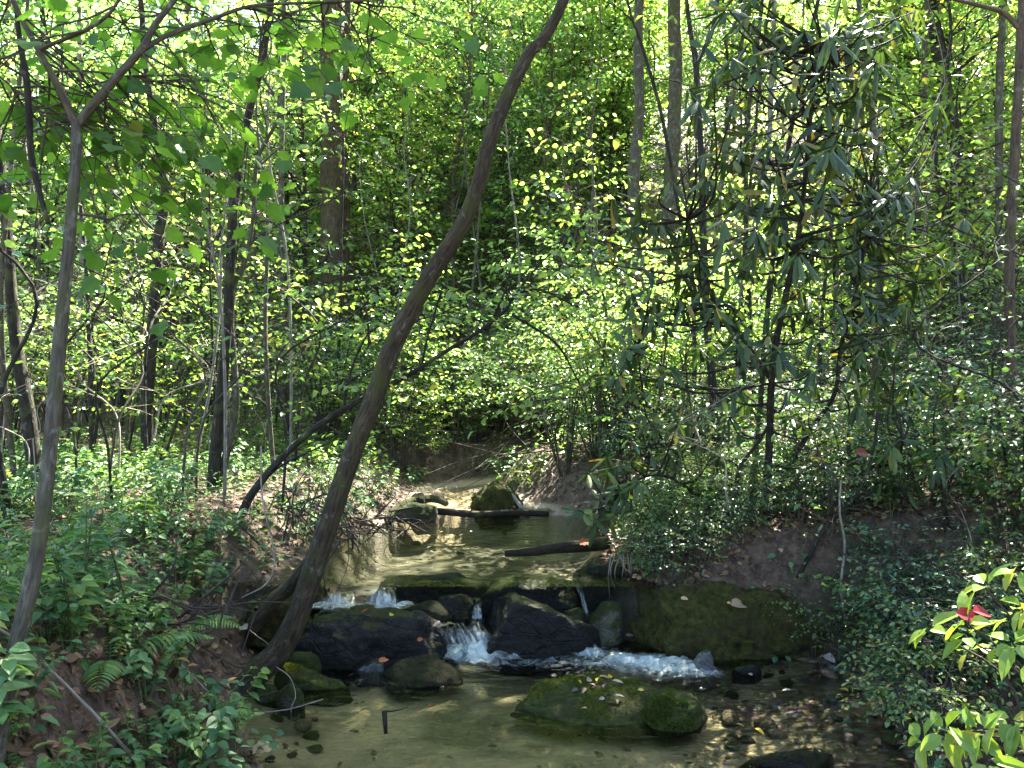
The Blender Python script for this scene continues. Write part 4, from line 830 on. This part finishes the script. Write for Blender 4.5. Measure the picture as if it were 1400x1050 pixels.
# ------------------------------------------------------------------ left bank herbs
def make_herb(seed, kind):
    rs = np.random.RandomState(seed); g = Geo(); L = Leaves(); e = empty('herb', '', 'plant')
    if kind == 'tall':                                                  # upright stems, long leaves all the way up
        for k in range(2):
            az = rs.rand() * 6.28; h = rs.uniform(.36, .5); q = spline([np.array([.02 * k, 0, -.05]), np.array([.03 * math.cos(az), .03 * math.sin(az), h * .5]), np.array([.09 * math.cos(az), .09 * math.sin(az), h])], 14); g.tube(q, np.linspace(.004, .0015, 14), 5, 0, 0, False)
            for i in range(2, 14):
                for s_ in (0, 1):
                    a = i * 1.57 + s_ * 3.14 + rs.normal(0, .2); L.add(q[i], np.array([math.cos(a), math.sin(a), rs.uniform(-.1, .6)]), np.array([0, 0, 1.0]) + rs.normal(0, .2, 3), rs.uniform(.06, .1), .024)
        tm = LANCE
    elif kind == 'fern':
        for k in range(5):
            az = k * 1.25 + rs.rand(); ln = rs.uniform(.25, .4); d = np.array([math.cos(az), math.sin(az), 0]); s = np.linspace(0, 1, 22)[:, None]
            q = d * s * ln + np.array([0, 0, 1.0]) * (.55 * s - .5 * s ** 2) * ln * 1.3; g.tube(q, np.linspace(.0025, .001, 22), 4, 0, 0, False); sv = np.cross(d, [0, 0, 1.0])
            for sg in (1, -1): L.add(q[2:], sv * sg + d * .35 + np.array([0, 0, -.1]), np.array([0, 0, 1.0]) + rs.normal(0, .1, (20, 3)), (.075 * np.sin(np.pi * (.15 + .85 * s[2:, 0])) ** .8 + .006), .014)
        tm = LANCE
    else:
        ns = {'broad': 4, 'small': 6}[kind]; ll = {'broad': .055, 'small': .036}[kind]
        for k in range(ns):
            az = k * 2.4 + rs.rand(); h = rs.uniform(.12, .30); o = rs.uniform(.05, .2); tip = np.array([math.cos(az) * o, math.sin(az) * o, h]); q = spline([np.array([0, 0, -.04]), tip * .5 + np.array([0, 0, .04]), tip], 9); g.tube(q, np.linspace(.0025, .001, 9), 4, 0, 0, False)
            for i in range(3, 9):
                for s_ in (0, 1):
                    a = az + (1.3 if s_ else -1.3) * (1.15 - i / 9) + rs.normal(0, .25); L.add(q[i], np.array([math.cos(a), math.sin(a), rs.uniform(-.35, .15)]), np.array([0, 0, 1.0]) + rs.normal(0, .25, 3), ll * rs.uniform(.6, 1.2), ll * rs.uniform(.5, .65))
        tm = OVATE
    g.build('stems', M['stem_green'], e); L.build('leaves', tm, M['leaf_herb'], e); return Stamp(e)
herb_s = [make_herb(400 + k, 'small') for k in range(3)]; herb_b = [make_herb(410 + k, 'broad') for k in range(3)]; herb_t = make_herb(420, 'tall'); fern = make_herb(421, 'fern')
okl = lambda x, y: (np.interp(y, _EY, _XL) - x) > .02 and not (x > -1.75 and 3.15 < y < 4.5 and x > -1.0 - .22 * y + .35) and float(fbm(np.array([x * 1.6]), np.array([y * 1.6]), 3)[0]) > (-.10 if y > 3 else -.25)
for i, (x, y) in enumerate(scatter(185, lambda r, y: r.uniform(-.72 * y, np.interp(y, _EY, _XL)), lambda r: 1.9 + 5.6 * r.rand() ** 1.35, .10, rs, okl)):
    k = (herb_s + herb_b)[i % 6]
    k.place(x, y, h1(x, y), rs.rand() * 6.3, rs.uniform(.45, 1.3), 'leafy green herb in the dense growth on the left bank', 'herbs on the left bank')
for i, (px, py, d, lab) in enumerate([(115, 1010, 2.75, 'tallest upright herb with long narrow leaves at the lower left'), (180, 1000, 2.9, 'second upright narrow leaved herb, nearer the leaning tree'), (100, 1050, 2.6, 'narrow leaved upright herb at the bottom left corner')]):
    q = P(px, py, d); herb_t.place(q[0], q[1], h1(q[0], q[1]), i * 1.3, 1.1 - .1 * i, lab)
for i, (px, d, lab) in enumerate([(150, 2.7, 'fern with blue green fronds arching at the bottom left'), (250, 3.7, 'small fern on the bank behind the leaning trunk'), (40, 3.3, 'fern beside the forked tree')]):
    x = (px - 700) / F * d; fern.place(x, d, h1(x, d), i * 2.0, (.95, .8, .75)[i], lab)
for i, (x, y) in enumerate(scatter(36, lambda r, y: r.uniform(.4, .7 * y), lambda r: 3.2 + 4.5 * r.rand(), .2, rs, lambda x, y: outside(x, y) > .1 and x > 0)):
    (herb_s + herb_b)[i % 6].place(x, y, h1(x, y), rs.rand() * 6.3, rs.uniform(.6, 1.1), 'small leafy herb on the shaded right bank', 'herbs on the right bank')

for i, (x, y) in enumerate(scatter(54, lambda r, y: r.uniform(-3.2, 3.4), lambda r: 6.2 + 4.5 * r.rand(), .16, rs, lambda x, y: outside(x, y) > .03)):
    (herb_s + herb_b)[i % 6].place(x, y, h1(x, y), rs.rand() * 6.3, rs.uniform(.7, 1.4), 'small leafy herb on the slope around the stream head', 'herbs around the stream head')

def ground_cover(name, label, n, fx, fy, ok, seed, mat, ll):
    rs = np.random.RandomState(seed); L = Leaves(); g = Geo()
    for x, y in scatter(n, fx, fy, .06, rs, ok):
        z = h1(x, y); k = rs.randint(7, 15); a = rs.rand(k) * 6.28; r = rs.uniform(.0, .10, k); hgt = rs.uniform(.02, .16, k)
        b = np.stack([x + np.cos(a) * r, y + np.sin(a) * r, z + hgt], -1)
        for q in b[:3]: g.tube(np.array([[x, y, z - .02], (np.array([x, y, z]) + q) / 2 + [0, 0, .02], q]), [.0018, .0014, .001], 3, 0, 0, False)
        L.add(b, np.stack([np.cos(a), np.sin(a), rs.uniform(-.5, .3, k)], -1), np.array([0, 0, 1.0]) + rs.normal(0, .3, (k, 3)), ll * rs.uniform(.5, 1.2, k), ll * rs.uniform(.3, .7, k))
    o = L.geo(SIMPLE, g).build(name, M[mat], None, None, False)
    return tag(o, label, None, None, 'stuff')
ground_cover('ground_cover', 'low green ground cover between the herbs on the left bank', 480, lambda r, y: r.uniform(-.75 * y, np.interp(y, _EY, _XL)), lambda r: 1.9 + 8 * r.rand() ** 1.2, okl, 450, 'leaf_herb', .05)
ground_cover('ground_cover', 'low green ground cover on the right bank', 420, lambda r, y: r.uniform(np.interp(y, _RY, _XR), .75 * y), lambda r: 2.9 + 6 * r.rand(), lambda x, y: outside(x, y) > .04 and float(fbm(np.array([x * 1.4 + 7]), np.array([y * 1.4]), 3)[0]) > -.1, 451, 'leaf_bank', .045)
ground_cover('ground_cover', 'low seedlings among the dead leaves above the mossy boulder', 150, lambda r, y: r.uniform(.75, 2.4), lambda r: r.uniform(4.5, 6.4), lambda x, y: outside(x, y) > .06, 453, 'leaf_herb', .045)
ground_cover('ground_cover', 'low green plants on the litter behind the leaning tree', 190, lambda r, y: r.uniform(-3.2, -1.4), lambda r: r.uniform(4.2, 7.2), lambda x, y: outside(x, y) > .04, 455, 'leaf_herb', .045)
for i, (x, y) in enumerate(scatter(40, lambda r, y: r.uniform(.85, 2.3), lambda r: r.uniform(4.36, 5.3), .13, rs, lambda x, y: outside(x, y) > .06)):
    small[i % 3].place(x, y, h1(x, y), rs.rand() * 6.3, rs.uniform(.35, .65), 'low leafy shrub drooping over the top of the mossy boulder', 'shrubs above the mossy boulder')
ground_cover('ground_cover', 'low green ground cover along the right edge of the riffle', 90, lambda r, y: np.interp(y, _RY, _XR) + r.uniform(.02, .9), lambda r: r.uniform(2.8, 4.3), lambda x, y: outside(x, y) > .02, 454, 'leaf_herb', .05)
ground_cover('ground_cover', 'low green ground cover on the slope behind the stream head', 1000, lambda r, y: r.uniform(-.5 * y, .6 * y), lambda r: 7.5 + 7 * r.rand(), lambda x, y: outside(x, y) > .04, 452, 'leaf_mid', .07)
for i, (x, y) in enumerate(scatter(34, lambda r, y: r.uniform(.75, 2.4), lambda r: r.uniform(4.75, 6.3), .18, rs, lambda x, y: outside(x, y) > .15)):
    (herb_s + herb_b)[i % 6].place(x, y, h1(x, y), rs.rand() * 6.3, rs.uniform(.7, 1.3), 'leafy herb among the dead leaves above the mossy boulder', 'herbs above the mossy boulder')

# the pale shrub close by at the lower right
def near_shrub():
    base = P(1420, 1090, 2.2); e = empty('shrub', 'pale bright leaved shrub close by at the lower right corner', 'shrub', base); rs = np.random.RandomState(77); g = Geo(); L = Leaves()
    for (px, py, d) in [(1270, 860, 2.3), (1320, 850, 2.2), (1345, 800, 2.3), (1390, 780, 2.2), (1385, 880, 2.1), (1290, 1000, 2.1), (1340, 1000, 2.0), (1385, 985, 2.0), (1350, 1040, 1.95), (1400, 830, 2.1), (1260, 1010, 2.15), (1320, 870, 2.25)]:
        tip = P(px, py, d); q = spline([base + np.array([rs.normal(0, .03), rs.normal(0, .05), 0]), (base + tip) / 2 + np.array([.08, 0, .08]), tip], 14); g.tube(q, np.linspace(.006, .0025, 14), 5, 0, 0, False)
        whorl(L, tip, norm(tip - q[9]) + np.array([-.2, -.1, .5]), rs, rs.randint(4, 7), .09, .036, .15); whorl(L, q[10], norm(tip - q[9]) + np.array([0, 0, .5]), rs, 3, .08, .033, .2)
    g.build('stems', M['twig'], e, base); L.build('foliage', OVATE, M['leaf_near'], e, base)
    L = Leaves(); c = P(1330, 838, 2.2); L.add(c + np.array([[-.05, 0, 0], [0, 0, .005]]), np.array([[.9, -.2, -.1], [1, .2, -.1]]), np.array([[0, -.7, .7], [.1, -.5, .8]]), .07, .045); L.build('red_leaf', OVATE, M['leaf_red'], e, base)['label'] = 'curled red leaf'
near_shrub()

# ------------------------------------------------------------------ litter, sticks, logs, vines
rs = np.random.RandomState(500); L = Leaves(); xs = []; ys = []
while len(xs) < 24000:
    y = 2.0 + 14 * rs.rand() ** 1.6; x = rs.uniform(-.78, .78) * y
    if len(xs) % 4 == 0: x = rs.uniform(.6, 2.4); y = rs.uniform(4.3, 6.6)
    if outside(x, y) > (-.02 if rs.rand() < .9 else -.3) and not (outside(x, y) < 0 and y < 4.3 and x < .9): xs.append(x); ys.append(y)
xs = np.array(xs); ys = np.array(ys); n = len(xs); az = rs.rand(n) * 6.283; e_ = .05
nz = np.stack([-(H(xs + e_, ys) - H(xs - e_, ys)) / (2 * e_), -(H(xs, ys + e_) - H(xs, ys - e_)) / (2 * e_), np.ones(n)], -1)
L.add(np.stack([xs, ys, H(xs, ys) + rs.uniform(.002, .03, n)], -1), np.stack([np.cos(az), np.sin(az), rs.normal(0, .3, n)], -1), norm(nz) + rs.normal(0, .3, (n, 3)), rs.uniform(.022, .06, n), rs.uniform(.012, .034, n))
tag(L.build('leaf_litter', OVATE, M['leaf_dry']), 'brown dead leaves strewn over both banks', None, None, 'stuff')

rs = np.random.RandomState(502); L = Leaves(); n = 420                      # leaves sunk on the bed of both pools
ys = np.where(rs.rand(n) < .6, rs.uniform(2.6, 4.15, n), rs.uniform(4.8, 6.7, n)); xs = np.interp(ys, _EY, _XL) + (np.interp(ys, _RY, _XR) - np.interp(ys, _EY, _XL)) * np.where(rs.rand(n) < .55, rs.rand(n), rs.beta(4, 1.3, n)); az = rs.rand(n) * 6.283
L.add(np.stack([xs, ys, H(xs, ys) + .006], -1), np.stack([np.cos(az), np.sin(az), rs.normal(0, .1, n)], -1), np.array([0, 0, 1.0]) + rs.normal(0, .15, (n, 3)), rs.uniform(.018, .05, n), rs.uniform(.01, .026, n))
tag(L.build('sunken_leaves', OVATE, M['leaf_dry']), 'brown leaves sunk on the sandy bed of the pools', None, None, 'stuff')
rs = np.random.RandomState(503)
for k in range(14):
    x, y = (rs.uniform(.9, 1.55), rs.uniform(3.1, 3.95)) if k < 9 else (rs.uniform(-.6, .5), rs.uniform(5.0, 6.4))
    L = Leaves(); a = rs.rand() * 6.28; L.add(np.array([x, y, .012 if k < 9 else .342]), np.array([math.cos(a), math.sin(a), .05]), np.array([0, 0, 1.0]) + rs.normal(0, .1, 3), rs.uniform(.03, .055), .022)
    tag(L.build('fallen_leaf', OVATE, M[('leaf_tan', 'leaf_dry', 'leaf_yellow')[k % 3]], None, (x, y, .0)), 'small leaf afloat on the brown riffle' if k < 9 else 'small leaf afloat on the upper pool', 'leaf', 'leaves afloat on the riffle' if k < 9 else 'leaves afloat on the upper pool')

rs = np.random.RandomState(501)
def stick(name, label, pts, r0, r1, mat, sides=7, cat='stick', group=None, lump=.06, n=24):
    q = spline([np.array(p_) for p_ in pts], n); g = Geo(); g.tube(q, np.linspace(r0, r1, n), sides, lump, 3); return tag(g.build(name, M[mat], None, q[0]), label, cat, group)
proto = None
for k in range(70):                                                    # dead sticks on the banks
    y = 2.4 + 5.5 * rs.rand() ** 1.2; xl = np.interp(y, _EY, _XL); xr = np.interp(y, _RY, _XR)
    x = rs.uniform(-.7 * y, xl - .1) if k < 42 else rs.uniform(xr + .2, .68 * y); ln = rs.uniform(.25, .8); a = rs.rand() * 6.28
    q = [np.array([x + math.cos(a) * ln * s + rs.normal(0, .02), y + math.sin(a) * ln * s, 0]) for s in (0, .35, .7, 1)]; rise = rs.uniform(0, .18)
    q = [v + np.array([0, 0, max(h1(v[0], v[1]), float(water_level(v[1]))) + .012 + rise * i / 3]) for i, v in enumerate(q)]
    stick('dead_stick', 'thin dead stick lying among the herbs of the left bank' if k < 42 else 'thin dead stick lying in the right bank thicket', q, rs.uniform(.004, .009), .002, ('twig', 'twig_pale', 'twig')[k % 3], 5, 'stick', 'dead sticks on the left bank' if k < 42 else 'dead sticks on the right bank', n=12)
stick('fallen_log', 'dark wet log lying across the head of the pool', [P(545, 700, 6.72), P(600, 699, 6.74), P(650, 703, 6.76), P(700, 701, 6.8), P(750, 703, 6.84)], .034, .026, 'wood_wet', 12, 'log')
stick('fallen_log', 'mossy pale log above the dark one at the pool head', [P(530, 712, 6.4), P(552, 690, 6.6), P(590, 682, 6.8), P(610, 688, 7.0)], .045, .03, 'rock_olive', 10, 'log')
stick('driftwood', 'dark driftwood bar reaching into the upper pool from the right', [P(690, 757, 5.1), P(730, 754, 5.1), P(770, 748, 5.15), P(830, 742, 5.3)], .022, .045, 'wood_wet', 10, 'log', None, .14)
stick('dead_branch', 'grey leaning dead branch beside the mossy far boulder', [P(722, 706, 6.9), P(700, 676, 7.0), P(688, 660, 7.1)], .02, .012, 'twig_pale', 7, 'branch')
st = stick('snag', 'short dark stub standing in the water with a bent twig on top', [P(528, 1003, 3.36), P(527, 990, 3.37), P(526, 972, 3.4)], .007, .010, 'wood_wet', 8, 'stick', None, .16)
g = Geo(); q = spline([P(525, 973, 3.4), P(540, 972, 3.42), P(558, 967, 3.44)], 10); g.tube(q, np.linspace(.004, .002, 10), 6, .1, 2); b_ = g.build('twig', M['wood_wet'], st, np.array(st.location))
stick('hanging_vine', 'pale thin vine curving down the left bank', [P(357, 610, 3.75), P(357, 660, 3.75), P(362, 700, 3.72), P(372, 740, 3.7), P(375, 775, 3.68), P(362, 800, 3.66), P(330, 817, 3.65)], .0045, .0035, 'twig_pale', 6, 'vine')
stick('hanging_vine', 'thin pale vine dangling left of the twin stems', [P(45, 600, 3.2), P(48, 640, 3.2), P(50, 690, 3.2), P(52, 720, 3.2)], .003, .0025, 'twig_pale', 5, 'vine')
stick('twig', 'pale bent twig leaning on the olive stone', [P(378, 912, 3.6), P(396, 926, 3.56), P(404, 950, 3.53), P(398, 968, 3.5), P(399, 985, 3.5)], .003, .002, 'twig_pale', 5)
stick('twig', 'pale forked twig beside the leaning trunk', [P(350, 900, 3.8), P(368, 884, 3.8), P(352, 870, 3.82), P(342, 862, 3.85)], .003, .002, 'twig_pale', 5)
stick('pale_stem', 'pale bare stem standing upright on the right bank', [P(1156, 850, 4.2), P(1150, 800, 4.18), P(1155, 745, 4.22), P(1148, 700, 4.2), P(1150, 655, 4.2)], .008, .006, 'twig_pale', 8, 'stem')
stick('slanting_sapling', 'dark bare stem slanting up through the right thicket', [P(1090, 790, 4.3), P(1130, 720, 4.25), P(1175, 670, 4.2), P(1195, 610, 4.2), P(1200, 560, 4.2)], .012, .006, 'bark_dark', 8, 'sapling')
g = Geo()
for k in range(7):
    q = P(838 + k * 4 + rs.uniform(-3, 3), 758, 4.72); g.tube(spline([q, q + np.array([rs.normal(0, .03), -.03, -.13]), q + np.array([rs.normal(0, .05), -.05, rs.uniform(-.36, -.22)])], 12), np.linspace(.0045, .0018, 12), 4)
tag(g.build('hanging_roots', M['twig_pale'], None, P(846, 758, 4.72)), 'thin roots hanging over the square dark block', 'roots')
def tangle(label, c, n, sx, sy, sz, seed, mat='twig'):
    rs = np.random.RandomState(seed); g = Geo(); c = np.array(c)
    for k in range(n):
        a = c + rs.normal(0, 1, 3) * np.array([sx, sy, .3 * sz]); b = a + rs.normal(0, 1, 3) * np.array([sx, sy, sz]) + np.array([0, 0, -.2 * sz]); g.tube(spline([a, (a + b) / 2 + rs.normal(0, .05, 3), b], 8), np.linspace(rs.uniform(.003, .009), .0015, 8), 4, 0, 0, False)
    tag(g.build('brush_tangle', M[mat], None, c), label, 'brush')
tangle('tangle of dark twigs and roots under the bank behind the leaning trunk', P(425, 700, 5.1), 60, .16, .2, .25, 1)
tangle('heap of dead twigs along the left shore of the upper pool', P(500, 715, 5.9), 60, .22, .25, .14, 2)
tangle('tangle of bare twigs on the eroded left bank', P(190, 850, 3.05) + np.array([0, .1, 0]), 60, .15, .11, .13, 3)
tangle('brush of bare twigs over the stream head', P(760, 610, 8.3), 70, .7, .5, .5, 4)
tangle('dark twig pile behind the drooping rhododendron', P(930, 650, 6.0), 45, .3, .3, .2, 5)

def fallen(label, px, py, d, mat, ln, az, tilt=.25, z=None, tm=OVATE):
    c = P(px, py, d); L = Leaves(); L.add(c, np.array([math.cos(az), math.sin(az), .12]), np.array([.1, -tilt, 1.0]), ln, ln * .6)
    o = L.build('fallen_leaf', tm, M[mat], None, c); tag(o, label, 'leaf'); return o
fallen('orange leaf stuck on the dark face of the black slab', 570, 875, 3.98, 'leaf_orange', .036, .5, 3)
fallen('yellow leaf standing on the lip of the black slab', 533, 842, 4.0, 'leaf_yellow', .045, 1.3, 2)
fallen('orange brown leaf between the small stones under the slab', 518, 903, 3.9, 'leaf_orange', .05, .2, .8, tm=LOBED)
fallen('pale tan maple leaf on the mud at the lower left', 345, 1026, 3.0, 'leaf_tan', .10, .4, .4, tm=LOBED)
fallen('curled brown leaf caught on the pale twig by the leaning trunk', 338, 860, 3.7, 'leaf_tan', .07, 2.4, 1.0)
fallen('orange leaf on the driftwood in the upper pool', 792, 742, 5.1, 'leaf_orange', .09, .2, 1.2, tm=LOBED)
fallen('long pale strip leaf on the mossy right boulder', 1000, 828, 4.15, 'leaf_tan', .13, .45, .6, tm=LANCE)
fallen('yellow leaf floating in the right shallows', 1160, 945, 3.72, 'leaf_yellow', .05, 2.2, .2)
fallen('brown leaf hanging at the right boulder foot', 1127, 895, 4.05, 'leaf_tan', .08, -1.4, 2.5, tm=LANCE)
fallen('small red leaf afloat by the bent twig', 584, 966, 3.57, 'leaf_red', .03, .1, .1)
fallen('dark red leaf in the green foliage above the stream', 772, 258, 5.0, 'leaf_rust', .06, -.6, 2)
fallen('rust red leaf hanging in the right thicket', 1170, 620, 4.0, 'leaf_rust', .09, .3, 1.6)
def on_rock(key, n, seed, label, group, mats, sel):
    Q, T, ob = ROCKS[key]; rs = np.random.RandomState(seed); ce = Q[T].mean(1); nn = np.cross(Q[T[:, 1]] - Q[T[:, 0]], Q[T[:, 2]] - Q[T[:, 0]]); nn = norm(nn); ok = np.where((nn[:, 2] > .55) & sel(ce))[0]
    for k in range(n):
        i = rs.choice(ok); a = rs.rand() * 6.28; L = Leaves(); ln = rs.uniform(.025, .055); L.add(ce[i] + nn[i] * .012, np.array([math.cos(a), math.sin(a), .05]), nn[i] + rs.normal(0, .25, 3), ln, ln * rs.uniform(.3, .6))
        o = L.build('fallen_leaf', OVATE, M[mats[k % len(mats)]], None, ce[i] + nn[i] * .012); tag(o, label, 'leaf', group)
on_rock('rock4', 26, 9, 'small pale dead leaf lying on the mossy pool rock', 'dead leaves on the pool rock', ['leaf_tan', 'leaf_dry', 'leaf_tan', 'leaf_yellow'], lambda c: c[:, 2] > .01)
on_rock('boulder3', 22, 10, 'small dead leaf lying on the long mossy boulder', 'dead leaves on the mossy boulder', ['leaf_dry', 'leaf_tan', 'leaf_dry'], lambda c: c[:, 2] > .2)
on_rock('boulder1', 5, 12, 'small dead leaf lying on the wet black slab', 'dead leaves on the black slab', ['leaf_tan', 'leaf_orange'], lambda c: c[:, 2] > .1)
